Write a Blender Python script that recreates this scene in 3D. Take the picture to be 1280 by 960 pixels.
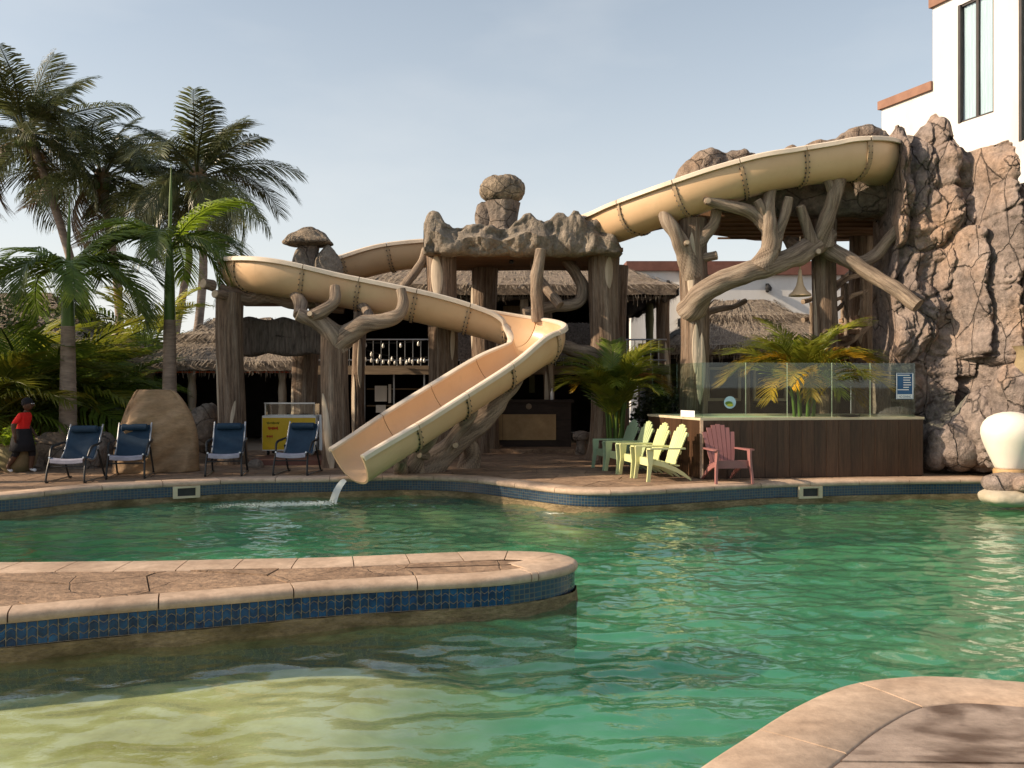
import bpy, bmesh, math, random
import numpy as np
from mathutils import Vector, Matrix, noise as mn
R = math.radians
scene = bpy.context.scene
for o in list(bpy.data.objects): bpy.data.objects.remove(o)

# ------------------------------------------------------------------ camera, sky, sun, exposure
F, H = 1100.0, 1.6                       # focal length in pixels of the 1280-wide photograph, eye height over the deck
cam = bpy.data.cameras.new('camera'); camo = bpy.data.objects.new('camera', cam)
scene.collection.objects.link(camo); scene.camera = camo
camo.location = (0, 0, H); camo.rotation_euler = (R(90), 0, 0)
cam.sensor_width = 36; cam.lens = 36 * F / 1280; cam.clip_end = 3000; cam.clip_start = .05

SUN_EL, SUN_AZ = 28.0, math.degrees(math.atan2(-.97, -.17))      # azimuth measured from +Y towards +X
world = bpy.data.worlds.new('World'); scene.world = world; world.use_nodes = True
wn = world.node_tree.nodes; wl = world.node_tree.links
bg = wn['Background']
sky = wn.new('ShaderNodeTexSky'); sky.sky_type = 'NISHITA'; sky.sun_disc = False
sky.sun_elevation = R(SUN_EL); sky.sun_rotation = R(SUN_AZ)
sky.air_density = 1.0; sky.dust_density = 2.2; sky.ozone_density = 1.2; sky.altitude = 0
# thin hazy cloud veil over the whole sky
tc = wn.new('ShaderNodeTexCoord'); mp = wn.new('ShaderNodeMapping'); mp.inputs['Scale'].default_value = (1.6, 1.6, 4.5)
nz = wn.new('ShaderNodeTexNoise'); nz.inputs['Scale'].default_value = 2.2; nz.inputs['Detail'].default_value = 6
rp = wn.new('ShaderNodeValToRGB'); rp.color_ramp.elements[0].position = .5; rp.color_ramp.elements[1].position = .85
rp.color_ramp.elements[0].color = (0, 0, 0, 1); rp.color_ramp.elements[1].color = (.22, .22, .22, 1)
hs = wn.new('ShaderNodeHueSaturation'); hs.inputs['Saturation'].default_value = .86; hs.inputs['Hue'].default_value = .49
HAZE = (6.0, 5.95, 5.75, 1)
mx = wn.new('ShaderNodeMixRGB'); mx.inputs[2].default_value = HAZE
# haze thickening evenly all round towards the horizon
sp_ = wn.new('ShaderNodeSeparateXYZ'); ab = wn.new('ShaderNodeMath'); ab.operation = 'ABSOLUTE'; ml = wn.new('ShaderNodeMath'); ml.operation = 'MULTIPLY'; ml.inputs[1].default_value = -3.6
ep = wn.new('ShaderNodeMath'); ep.operation = 'EXPONENT'; m9 = wn.new('ShaderNodeMath'); m9.operation = 'MULTIPLY'; m9.inputs[1].default_value = .97
mh = wn.new('ShaderNodeMixRGB'); mh.inputs[2].default_value = HAZE
wl.new(tc.outputs['Generated'], sp_.inputs[0]); wl.new(sp_.outputs[2], ab.inputs[0]); wl.new(ab.outputs[0], ml.inputs[0]); wl.new(ml.outputs[0], ep.inputs[0]); wl.new(ep.outputs[0], m9.inputs[0]); wl.new(m9.outputs[0], mh.inputs[0])
wl.new(tc.outputs['Generated'], mp.inputs[0]); wl.new(mp.outputs[0], nz.inputs['Vector'])
wl.new(nz.outputs['Fac'], rp.inputs[0]); wl.new(rp.outputs[0], mx.inputs[0])
wl.new(sky.outputs[0], hs.inputs['Color']); wl.new(hs.outputs[0], mh.inputs[1]); wl.new(mh.outputs[0], mx.inputs[1]); wl.new(mx.outputs[0], bg.inputs['Color'])
bg.inputs['Strength'].default_value = .11

sun = bpy.data.lights.new('sun', 'SUN'); suno = bpy.data.objects.new('sun', sun); scene.collection.objects.link(suno)
sun.energy = 4.6; sun.angle = R(.6); sun.color = (1, .80, .58)
to_sun = Vector((math.sin(R(SUN_AZ)) * math.cos(R(SUN_EL)), math.cos(R(SUN_AZ)) * math.cos(R(SUN_EL)), math.sin(R(SUN_EL))))
suno.rotation_euler = to_sun.to_track_quat('Z', 'Y').to_euler(); suno.location = (-20, 5, 30)

vs = scene.view_settings; vs.view_transform = 'Standard'; vs.look = 'None'; vs.gamma = 1; vs.exposure = .62
scene.cycles.use_denoising = True
scene.cycles.max_bounces = 8; scene.cycles.transparent_max_bounces = 24
scene.cycles.caustics_reflective = False; scene.cycles.caustics_refractive = False
scene.cycles.sample_clamp_indirect = 6

# ------------------------------------------------------------------ helpers
COL = scene.collection
def P(px, py, d):                         # a pixel of the photograph at a known distance
    return Vector(((px - 640) / F * d, d, H + (480 - py) / F * d))
def G(px, py, z=0.0):                     # a pixel of something that stands on level z
    d = (H - z) * F / (py - 480); return Vector(((px - 640) / F * d, d, z))
def wloc(o):
    v = Vector((0, 0, 0))
    while o is not None: v += o.location; o = o.parent
    return v
def tag(o, label=None, cat=None, group=None, kind=None):
    if label: o['label'] = label
    if cat: o['category'] = cat
    if group: o['group'] = group
    if kind: o['kind'] = kind
    return o
def empty(name, loc=(0, 0, 0), label=None, cat=None, group=None, kind=None):
    o = bpy.data.objects.new(name, None); COL.objects.link(o); o.location = loc; o.empty_display_size = .2
    return tag(o, label, cat, group, kind)
def copy_tree(o, parent=None):
    c = o.copy(); COL.objects.link(c)
    if parent is not None: c.parent = parent
    for ch in list(o.children): copy_tree(ch, c)
    return c
def link_mesh(name, me, parent=None, loc=(0, 0, 0)):
    o = bpy.data.objects.new(name, me); COL.objects.link(o); o.location = loc
    if parent is not None: o.parent = parent
    return o
def catmull(pts, n=8):
    pts = [Vector(p) for p in pts]
    if len(pts) < 3: return [pts[0].lerp(pts[1], i / n) for i in range(n + 1)]
    q = [pts[0] * 2 - pts[1]] + pts + [pts[-1] * 2 - pts[-2]]; out = []
    for i in range(1, len(q) - 2):
        a, b, c, d = q[i - 1], q[i], q[i + 1], q[i + 2]
        for k in range(n):
            t = k / n
            out.append(.5 * ((2 * b) + (c - a) * t + (2 * a - 5 * b + 4 * c - d) * t * t + (3 * b - a - 3 * c + d) * t ** 3))
    out.append(pts[-1]); return out
def frames(pts):
    n = len(pts); T = []
    for i in range(n):
        t = (pts[min(i + 1, n - 1)] - pts[max(i - 1, 0)]); T.append(t.normalized() if t.length > 1e-9 else Vector((0, 0, 1)))
    a = Vector((1, 0, 0)) if abs(T[0].x) < .8 else Vector((0, 1, 0))
    N = [(a - T[0] * a.dot(T[0])).normalized()]
    for i in range(1, n):
        v = N[-1] - T[i] * N[-1].dot(T[i]); N.append(v.normalized())
    return T, N
class MB:
    def __init__(s): s.v = []; s.f = []; s.uv = []; s.mi = []
    def add(s, vs, fs, uvs=None, mi=0):
        b = len(s.v); s.v += [tuple(v) for v in vs]
        for k, f in enumerate(fs):
            s.f.append(tuple(i + b for i in f)); s.mi.append(mi)
            s.uv.append(uvs[k] if uvs else None)
        return s
    def box(s, x0, x1, y0, y1, z0, z1, mi=0, m=None):
        vs = [Vector((x, y, z)) for z in (z0, z1) for y in (y0, y1) for x in (x0, x1)]
        if m is not None: vs = [m @ v for v in vs]
        return s.add(vs, [(0, 2, 3, 1), (4, 5, 7, 6), (0, 1, 5, 4), (2, 6, 7, 3), (0, 4, 6, 2), (1, 3, 7, 5)], mi=mi)
    def tube(s, pts, rad, n=10, cap=True, mi=0, bump=0.0, bs=3.0, seed=0, sm=0, flat=None):
        pts = [Vector(p) for p in pts]
        if sm:
            m = len(pts); pts2 = catmull(pts, sm)
            if not isinstance(rad, (int, float)):
                rad = [np.interp(i / (len(pts2) - 1) * (m - 1), range(m), rad) for i in range(len(pts2))]
            pts = pts2
        k = len(pts)
        if isinstance(rad, (int, float)): rad = [rad] * k
        T, N = frames(pts); vs = []; L = 0; vl = []
        for i in range(k):
            B = T[i].cross(N[i])
            if i: L += (pts[i] - pts[i - 1]).length
            vl.append(L)
            for j in range(n):
                a = 2 * math.pi * j / n; dr = N[i] * math.cos(a) + B * math.sin(a); r = rad[i]
                if bump: r *= 1 + bump * mn.noise(Vector((pts[i] + dr * rad[i])) * bs + Vector((seed * 7.1, 0, 0))) + .4 * bump * mn.noise(Vector((math.cos(a) * 4, math.sin(a) * 4, L * .7 + seed)))
                vs.append(pts[i] + dr * r)
        fs = []; uv = []
        for i in range(k - 1):
            for j in range(n):
                j2 = (j + 1) % n; fs.append((i * n + j, i * n + j2, (i + 1) * n + j2, (i + 1) * n + j))
                c = 2 * math.pi * rad[i] / n
                uv.append(((j * c, vl[i]), ((j + 1) * c, vl[i]), ((j + 1) * c, vl[i + 1]), (j * c, vl[i + 1])))
        if cap:
            fs.append(tuple(range(n - 1, -1, -1))); uv.append(None)
            fs.append(tuple((k - 1) * n + j for j in range(n))); uv.append(None)
        return s.add(vs, fs, uv, mi)
    def lathe(s, prof, n=24, c=(0, 0, 0), mi=0, cap=True):
        c = Vector(c); vs = []; fs = []
        for r, z in prof:
            for j in range(n):
                a = 2 * math.pi * j / n; vs.append(c + Vector((r * math.cos(a), r * math.sin(a), z)))
        k = len(prof)
        for i in range(k - 1):
            for j in range(n):
                j2 = (j + 1) % n; fs.append((i * n + j, i * n + j2, (i + 1) * n + j2, (i + 1) * n + j))
        if cap: fs.append(tuple(range(n - 1, -1, -1))); fs.append(tuple((k - 1) * n + j for j in range(n)))
        return s.add(vs, fs, mi=mi)
    def prism(s, poly, z0, z1, mi=0):
        n = len(poly); vs = [Vector((p[0], p[1], z0)) for p in poly] + [Vector((p[0], p[1], z1)) for p in poly]
        fs = [tuple(range(n - 1, -1, -1)), tuple(range(n, 2 * n))] + [(i, (i + 1) % n, n + (i + 1) % n, n + i) for i in range(n)]
        return s.add(vs, fs, mi=mi)
    def grid(s, V, mi=0, closed_u=False, uvs=None, flip=False):
        nu = len(V); nv = len(V[0]); fs = []; uv = []
        for i in range(nu - (0 if closed_u else 1)):
            for j in range(nv - 1):
                i2 = (i + 1) % nu; q = (i * nv + j, i2 * nv + j, i2 * nv + j + 1, i * nv + j + 1)
                fs.append(q[::-1] if flip else q)
        return s.add([v for row in V for v in row], fs, mi=mi)
    def mesh(s, name, mats, off=None, smooth=True, angle=40):
        me = bpy.data.meshes.new(name); v = s.v
        if off is not None: v = [(a[0] - off[0], a[1] - off[1], a[2] - off[2]) for a in v]
        me.from_pydata(v, [], s.f)
        for m in (mats if isinstance(mats, (list, tuple)) else [mats]): me.materials.append(M[m] if isinstance(m, str) else m)
        me.polygons.foreach_set('material_index', s.mi)
        if any(u is not None for u in s.uv):
            ul = me.uv_layers.new(name='UVMap'); data = []
            for f, u in zip(s.f, s.uv):
                for k in range(len(f)): data += list(u[k]) if u is not None else [s.v[f[k]][0] * 1.0 + s.v[f[k]][1] * .7, s.v[f[k]][2] * 1.0]
            ul.data.foreach_set('uv', data)
        if smooth:
            me.polygons.foreach_set('use_smooth', [True] * len(me.polygons))
            if angle: me.set_sharp_from_angle(angle=R(angle))
        me.update(); return me
    def build(s, name, mats, parent=None, smooth=True, angle=40):
        off = wloc(parent) if parent is not None else None
        return link_mesh(name, s.mesh(name, mats, off, smooth, angle), parent)
def apply_bevel(o, w, seg=2):
    bm = bmesh.new(); bm.from_mesh(o.data)
    bmesh.ops.bevel(bm, geom=list(bm.edges), offset=w, segments=seg, profile=.6, affect='EDGES', clamp_overlap=True)
    bm.to_mesh(o.data); bm.free(); o.data.polygons.foreach_set('use_smooth', [True] * len(o.data.polygons)); o.data.set_sharp_from_angle(angle=R(40)); return o
def fbm(v, o=4): return mn.fractal(v, 1.0, 2.0, o)
def crack(v):                              # 0 inside a block .. 1 on the joint between blocks
    d, p = mn.voronoi(v); return max(0.0, 1 - (d[1] - d[0]) * 9)
def sstep(a, b, x):
    t = min(1, max(0, (x - a) / (b - a))); return t * t * (3 - 2 * t)

# ------------------------------------------------------------------ materials
M = {}
def base(name, rough=.7, spec=.3):
    m = bpy.data.materials.new(name); m.use_nodes = True; M[name] = m
    nt = m.node_tree; b = nt.nodes['Principled BSDF']; b.inputs['Roughness'].default_value = rough; b.inputs['Specular IOR Level'].default_value = spec
    return m, nt, b
def coords(nt, scale, kind='pos'):
    mp = nt.nodes.new('ShaderNodeMapping'); mp.inputs['Scale'].default_value = scale
    if kind == 'pos': g = nt.nodes.new('ShaderNodeNewGeometry'); nt.links.new(g.outputs['Position'], mp.inputs[0])
    else: g = nt.nodes.new('ShaderNodeTexCoord'); nt.links.new(g.outputs['UV' if kind == 'uv' else 'Object'], mp.inputs[0])
    return mp.outputs[0]
def noise_node(nt, vec, scale, detail=5, rough=.6, dist=0.0):
    n = nt.nodes.new('ShaderNodeTexNoise'); n.inputs['Scale'].default_value = scale; n.inputs['Detail'].default_value = detail
    n.inputs['Roughness'].default_value = rough; n.inputs['Distortion'].default_value = dist; nt.links.new(vec, n.inputs['Vector']); return n.outputs['Fac']
def ramp(nt, fac, stops):
    r = nt.nodes.new('ShaderNodeValToRGB'); e = r.color_ramp.elements
    while len(e) < len(stops): e.new(.5)
    for k, (p, c) in enumerate(stops): e[k].position = p; e[k].color = (*c, 1)
    nt.links.new(fac, r.inputs[0]); return r.outputs[0]
def mixc(nt, a, b, fac, mode='MIX'):
    x = nt.nodes.new('ShaderNodeMixRGB'); x.blend_type = mode
    for k, i in ((a, 1), (b, 2)):
        if isinstance(k, tuple): x.inputs[i].default_value = (*k, 1)
        else: nt.links.new(k, x.inputs[i])
    if isinstance(fac, (int, float)): x.inputs[0].default_value = fac
    else: nt.links.new(fac, x.inputs[0])
    return x.outputs[0]
def bump(nt, b, h, st, dist=.02):
    n = nt.nodes.new('ShaderNodeBump'); n.inputs['Strength'].default_value = st; n.inputs['Distance'].default_value = dist
    nt.links.new(h, n.inputs['Height']); nt.links.new(n.outputs[0], b.inputs['Normal'])
def rnd(nt, col, amt, sat=0.0):            # each object a little lighter or darker
    oi = nt.nodes.new('ShaderNodeObjectInfo'); mr = nt.nodes.new('ShaderNodeMapRange')
    mr.inputs[3].default_value = 1 - amt; mr.inputs[4].default_value = 1 + amt; nt.links.new(oi.outputs['Random'], mr.inputs[0])
    h = nt.nodes.new('ShaderNodeHueSaturation'); nt.links.new(col, h.inputs['Color']); nt.links.new(mr.outputs[0], h.inputs['Value']); return h.outputs[0]
def nmat(name, c1, c2, s=3.0, rough=.75, bs=30.0, bst=.3, c3=None, s3=.7, kind='pos', stretch=(1, 1, 1), spec=.3, vary=0.0, metal=0.0, p=(.3, .7), bd=.02, speck=.0):
    m, nt, b = base(name, rough, spec); v = coords(nt, stretch, kind)
    col = ramp(nt, noise_node(nt, v, s, 6, .65), [(p[0], c1), (p[1], c2)])
    if c3: col = mixc(nt, col, c3, ramp(nt, noise_node(nt, v, s3, 5, .6), [(.48, (0, 0, 0)), (.68, (.85, .85, .85))]))
    if speck:
        col = mixc(nt, col, ramp(nt, noise_node(nt, v, s * 4.3, 8, .75), [(.3, (1 - speck,) * 3), (.7, (1 + speck * .7,) * 3)]), 1.0, 'MULTIPLY')
    if vary: col = rnd(nt, col, vary)
    nt.links.new(col, b.inputs['Base Color']); b.inputs['Metallic'].default_value = metal
    if bst: bump(nt, b, noise_node(nt, v, bs, 5, .65), bst, bd)
    return m
nmat('bark', (.072, .048, .034), (.27, .185, .125), 1.0, .85, 1.3, 1.0, (.34, .27, .205), .35, 'uv', (24, 1.3, 1), bd=.05, p=(.34, .66), speck=.5)
nmat('branch_bark', (.11, .08, .06), (.36, .275, .2), 1.0, .85, 1.4, 1.0, (.43, .35, .27), .35, 'uv', (26, 1.8, 1), bd=.04, p=(.34, .66), speck=.5)
nmat('peeled', (.36, .29, .21), (.56, .47, .36), 2.0, .8, 3, .4, kind='pos', stretch=(5, 5, .8))
nmat('cut_end', (.38, .29, .20), (.58, .47, .34), 9.0, .8, 30, .3)
nmat('rock', (.11, .09, .075), (.31, .255, .21), 1.9, .9, 7, 1.0, (.26, .18, .12), .6, bd=.09, speck=.5)
nmat('rock_wall', (.115, .092, .082), (.33, .265, .23), 2.0, .85, 7, 1.0, (.37, .25, .175), .6, bd=.08, speck=.5)
nmat('gateway_rock', (.14, .118, .095), (.31, .26, .205), 3.0, .92, 9, 1.0, (.25, .2, .15), .9, bd=.08, speck=.45)
nmat('cap_rock', (.10, .08, .06), (.38, .30, .215), 4.5, .9, 14, 1.0, bd=.06, speck=.45)
nmat('soffit', (.11, .060, .032), (.23, .13, .07), 1.2, .8, 8, .4, stretch=(.6, 5, 3))
nmat('thatch', (.085, .066, .05), (.33, .27, .215), 9, .95, 42, 1.0, (.20, .155, .12), .5, bd=.04)
nmat('straw', (.12, .095, .07), (.42, .35, .27), 14, .95, 40, .2, stretch=(1, 1, .4), vary=0)
nmat('old_thatch', (.05, .04, .034), (.20, .165, .14), 8, .95, 40, .8, stretch=(3, 3, .4))
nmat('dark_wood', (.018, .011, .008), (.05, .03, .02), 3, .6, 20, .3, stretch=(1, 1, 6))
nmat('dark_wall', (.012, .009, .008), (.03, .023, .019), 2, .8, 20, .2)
nmat('beam', (.16, .115, .075), (.32, .24, .16), 3, .75, 25, .3, stretch=(.5, 3, 6))
nmat('plank', (.036, .018, .010), (.082, .043, .024), 2.2, .42, 5, .15, stretch=(14, 14, .7), vary=.2, spec=.3, speck=.5)
nmat('tan_panel', (.32, .20, .09), (.47, .31, .15), 4, .6, 40, .15)
nmat('coping', (.40, .285, .20), (.56, .42, .31), 2.4, .78, 60, .25, (.33, .23, .16), 1.1, vary=.09, bd=.01, speck=.28)
nmat('flagstone', (.19, .12, .075), (.38, .255, .165), 2.4, .85, 9, .9, (.15, .095, .062), .9, vary=.12, bd=.04, stretch=(1, 1.6, 1), speck=.45)
nmat('joint', (.12, .085, .06), (.2, .145, .10), 5, .9, 30, .4)
nmat('wet_stone', (.17, .125, .10), (.36, .28, .225), 3.0, .5, 22, .7, (.06, .033, .02), 1.5, bd=.015)
nmat('cement', (.17, .12, .065), (.34, .25, .14), 3, .9, 16, .9, (.10, .075, .03), 1.6, stretch=(1, 1, 2.5), bd=.03, speck=.5)
nmat('blue_tile', (.003, .020, .07), (.010, .085, .19), 13, .15, 18, .25, (.003, .008, .03), 8, spec=.35, vary=.35, bd=.004)
nmat('grout', (.5, .41, .29), (.62, .53, .39), 10, .9, 60, .3)
nmat('skimmer', (.46, .38, .25), (.62, .53, .37), 4, .6, 40, .1)
nmat('white_wall', (.60, .585, .56), (.68, .665, .64), .8, .85, 40, .2, (.56, .53, .48), .9, stretch=(1, 1, .35), speck=.05)
nmat('maroon', (.13, .055, .04), (.19, .085, .062), 3, .7, 30, .1)
nmat('brown_cap', (.20, .105, .07), (.28, .15, .10), 3, .7, 30, .1)
nmat('steel', (.35, .35, .35), (.5, .5, .5), 6, .32, 40, .02, metal=.9)
nmat('black_metal', (.012, .012, .013), (.03, .03, .03), 6, .45, 40, .05)
nmat('bronze_frame', (.03, .025, .024), (.055, .045, .042), 4, .45, 40, .02)
nmat('navy_sling', (.006, .022, .045), (.012, .038, .07), 8, .65, 160, .25)
nmat('lit_sling', (.23, .22, .27), (.34, .33, .39), 8, .7, 160, .25)  # seat sling, paler because the light on it is put into the colour
nmat('tarp', (.26, .16, .085), (.37, .245, .14), 1.5, .8, 10, .25, stretch=(1, 1, 3), bd=.02, speck=.3)
nmat('white_plastic', (.72, .66, .57), (.80, .75, .67), 2, .38, 30, .05, spec=.4)
nmat('white_paint', (.68, .68, .66), (.78, .78, .76), 3, .5, 30, .05)
nmat('paper', (.7, .7, .68), (.8, .8, .78), 3, .7, 30, .02)
nmat('yellow_panel', (.58, .37, .012), (.68, .47, .03), 3, .35, 30, .03)
nmat('purple_panel', (.24, .10, .22), (.62, .36, .36), 5, .35, 30, .03, (.75, .68, .7), 3)
nmat('red_print', (.42, .05, .012), (.55, .12, .02), 12, .4, 30, 0)
nmat('olive_print', (.16, .15, .01), (.22, .2, .02), 12, .4, 30, 0)
nmat('clay', (.17, .13, .07), (.31, .24, .14), 4, .8, 20, .4, (.12, .12, .05), 1.4)
nmat('planter_brown', (.035, .02, .013), (.07, .04, .026), 4, .6, 30, .2)
nmat('palm_trunk', (.17, .125, .095), (.36, .28, .215), 1.0, .9, 3, .6, kind='pos', stretch=(3, 3, 16), bd=.02)
nmat('coco_trunk', (.16, .12, .10), (.34, .275, .23), 1.0, .9, 3, .5, kind='pos', stretch=(2, 2, 9), bd=.02)
nmat('crownshaft', (.045, .085, .012), (.10, .17, .03), 2, .45, 20, .1, stretch=(8, 8, 1))
nmat('ground', (.18, .14, .10), (.30, .24, .18), .8, .95, 8, .4)
nmat('plaster', (.45, .52, .34), (.55, .60, .42), 1.2, .8, 10, .1)
nmat('skin', (.07, .035, .02), (.10, .05, .03), 8, .55, 40, .05)
nmat('red_cloth', (.62, .012, .010), (.75, .025, .02), 10, .8, 30, .2)
nmat('black_cloth', (.006, .006, .008), (.014, .013, .016), 10, .85, 30, .2)
nmat('white_cloth', (.6, .6, .62), (.72, .72, .74), 10, .85, 30, .2)
nmat('print_cloth', (.03, .03, .05), (.6, .6, .62), 16, .85, 30, .1, p=(.45, .55))
nmat('bulb', (.62, .58, .5), (.75, .72, .65), 4, .12, 30, 0, spec=.6)
nmat('lamp_shade', (.50, .35, .21), (.60, .44, .28), 4, .5, 30, .1)
nmat('blue_print', (.015, .07, .17), (.03, .11, .24), 8, .4, 30, 0)
nmat('curtain', (.66, .70, .72), (.85, .88, .88), 3, .8, 10, .2, stretch=(9, 9, .4))
for k, (nm, c1, c2) in enumerate((('chair_sage', (.24, .34, .21), (.3, .4, .26)), ('chair_mint', (.40, .48, .25), (.46, .54, .3)),
        ('chair_lime', (.54, .56, .26), (.6, .62, .31)), ('chair_lemon', (.58, .59, .28), (.64, .65, .34)), ('chair_rose', (.24, .10, .095), (.29, .13, .12)))):
    nmat(nm, c1, c2, 3, .45, 50, .08, spec=.4)
def leaf_mat(name, c1, c2, c3, trans=.35, rough=.4):
    m, nt, b = base(name, rough, .4); v = coords(nt, (1, 1, 1), 'pos')
    col = ramp(nt, noise_node(nt, v, 2.3, 4), [(.3, c1), (.55, c2), (.75, c3)])
    col = rnd(nt, col, .35); nt.links.new(col, b.inputs['Base Color'])
    tr = nt.nodes.new('ShaderNodeBsdfTranslucent'); nt.links.new(col, tr.inputs[0]); ms = nt.nodes.new('ShaderNodeMixShader'); ms.inputs[0].default_value = trans
    nt.links.new(b.outputs[0], ms.inputs[1]); nt.links.new(tr.outputs[0], ms.inputs[2]); nt.links.new(ms.outputs[0], nt.nodes['Material Output'].inputs[0]); return m
leaf_mat('coco_leaf', (.05, .068, .024), (.115, .13, .048), (.22, .20, .085), .35, .32)
leaf_mat('dry_leaf', (.10, .06, .025), (.18, .11, .045), (.25, .17, .08), .2)
leaf_mat('royal_leaf', (.06, .10, .014), (.12, .175, .024), (.22, .26, .035), .42)
leaf_mat('bright_leaf', (.14, .22, .015), (.24, .33, .025), (.32, .40, .04), .5)
leaf_mat('areca_leaf', (.10, .14, .015), (.22, .23, .025), (.40, .29, .03), .45)
leaf_mat('gold_leaf', (.26, .17, .012), (.42, .25, .015), (.50, .24, .02), .4)
leaf_mat('rust_leaf', (.24, .085, .012), (.34, .13, .02), (.40, .19, .03), .35)
leaf_mat('shrub_leaf', (.018, .028, .008), (.04, .06, .014), (.085, .095, .02), .3)

# slide shell: sun-faded tan gelcoat with streaks
m, nt, b = base('slide_shell', .34, .45); v = coords(nt, (1, 1, 1))
c = ramp(nt, noise_node(nt, v, .9, 5), [(.3, (.57, .375, .215)), (.7, (.65, .455, .275))])
c = mixc(nt, c, (.33, .24, .14), ramp(nt, noise_node(nt, coords(nt, (2.5, 2.5, .8)), 2.1, 7, .7), [(.58, (0, 0, 0)), (.8, (.4, .4, .4))]))
nt.links.new(c, b.inputs['Base Color']); bump(nt, b, noise_node(nt, v, 5, 3), .06, .03)
nmat('slide_lip', (.60, .50, .39), (.72, .63, .52), 3, .45, 30, .08, (.48, .38, .28), 1.5)
nmat('slide_joint', (.26, .175, .10), (.46, .33, .2), 6, .6, 30, .2)

# glass
def glass(name, tint, refl):
    m = bpy.data.materials.new(name); m.use_nodes = True; M[name] = m; nt = m.node_tree; nt.nodes.remove(nt.nodes['Principled BSDF'])
    t = nt.nodes.new('ShaderNodeBsdfTransparent'); t.inputs[0].default_value = (*tint, 1); g = nt.nodes.new('ShaderNodeBsdfGlossy'); g.inputs['Roughness'].default_value = .02
    lf_ = nt.nodes.new('ShaderNodeLayerWeight'); lf_.inputs[0].default_value = .5; pw = nt.nodes.new('ShaderNodeMath'); pw.operation = 'POWER'; pw.inputs[1].default_value = 5; nt.links.new(lf_.outputs['Facing'], pw.inputs[0])
    lw = nt.nodes.new('ShaderNodeMath'); lw.operation = 'MULTIPLY_ADD'; lw.inputs[1].default_value = .9; lw.inputs[2].default_value = .045; nt.links.new(pw.outputs[0], lw.inputs[0]); ad = nt.nodes.new('ShaderNodeMath'); ad.operation = 'MULTIPLY'; ad.inputs[1].default_value = refl
    nt.links.new(lw.outputs[0], ad.inputs[0]); x = nt.nodes.new('ShaderNodeMixShader'); nt.links.new(ad.outputs[0], x.inputs[0]); nt.links.new(t.outputs[0], x.inputs[1]); nt.links.new(g.outputs[0], x.inputs[2])
    nt.links.new(x.outputs[0], nt.nodes['Material Output'].inputs[0]); return m
glass('tub_glass', (.84, .93, .89), 1.0); glass('window_glass', (.86, .92, .94), 1.6); glass('clear_glass', (.92, .95, .95), 1.2)

# pool water: clear film over green, slightly cloudy water
m = bpy.data.materials.new('water'); m.use_nodes = True; M['water'] = m; nt = m.node_tree; nt.nodes.remove(nt.nodes['Principled BSDF'])
t = nt.nodes.new('ShaderNodeBsdfTransparent'); t.inputs[0].default_value = (.88, .97, .88, 1)
df = nt.nodes.new('ShaderNodeBsdfDiffuse')
v = coords(nt, (1, 1, 1)); cc = ramp(nt, noise_node(nt, v, .35, 4), [(.35, (.035, .24, .15)), (.7, (.09, .34, .16))]); nt.links.new(cc, df.inputs[0])
mu = nt.nodes.new('ShaderNodeMixShader'); 
g2 = nt.nodes.new('ShaderNodeNewGeometry'); s2 = nt.nodes.new('ShaderNodeSeparateXYZ'); nt.links.new(g2.outputs['Position'], s2.inputs[0])
def rng_(out, a, b, c, d): q = nt.nodes.new('ShaderNodeMapRange'); q.interpolation_type = 'SMOOTHSTEP'; q.inputs[1].default_value = a; q.inputs[2].default_value = b; q.inputs[3].default_value = c; q.inputs[4].default_value = d; nt.links.new(out, q.inputs[0]); return q.outputs[0]
mq = nt.nodes.new('ShaderNodeMath'); mq.operation = 'MULTIPLY'; nt.links.new(rng_(s2.outputs[0], -1.6, 1.0, 1, 0), mq.inputs[0]); nt.links.new(rng_(s2.outputs[1], 6.6, 8.2, 1, 0), mq.inputs[1])   # the shallow shelf is less cloudy
nt.links.new(rng_(mq.outputs[0], 0, 1, .30, .06), mu.inputs[0]); nt.links.new(t.outputs[0], mu.inputs[1]); nt.links.new(df.outputs[0], mu.inputs[2])
g = nt.nodes.new('ShaderNodeBsdfGlossy'); g.inputs['Roughness'].default_value = .015
lw_ = nt.nodes.new('ShaderNodeLayerWeight'); lw_.inputs[0].default_value = .5; pw_ = nt.nodes.new('ShaderNodeMath'); pw_.operation = 'POWER'; pw_.inputs[1].default_value = 3.3; nt.links.new(lw_.outputs['Facing'], pw_.inputs[0])
fr = nt.nodes.new('ShaderNodeMath'); fr.operation = 'MULTIPLY_ADD'; fr.inputs[1].default_value = .95; fr.inputs[2].default_value = .04; nt.links.new(pw_.outputs[0], fr.inputs[0])
bp = nt.nodes.new('ShaderNodeBump'); bp.inputs['Strength'].default_value = .12; bp.inputs['Distance'].default_value = .02
nt.links.new(noise_node(nt, coords(nt, (7, 9, 1)), 2.0, 3), bp.inputs['Height']); nt.links.new(bp.outputs[0], g.inputs['Normal']); nt.links.new(bp.outputs[0], lw_.inputs['Normal'])
x = nt.nodes.new('ShaderNodeMixShader'); nt.links.new(fr.outputs[0], x.inputs[0]); nt.links.new(mu.outputs[0], x.inputs[1]); nt.links.new(g.outputs[0], x.inputs[2]); nt.links.new(x.outputs[0], nt.nodes['Material Output'].inputs[0])
# foam
m, nt, b = base('foam', .6, .3); b.inputs['Base Color'].default_value = (.75, .82, .8, 1); b.inputs['Alpha'].default_value = .5
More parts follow.
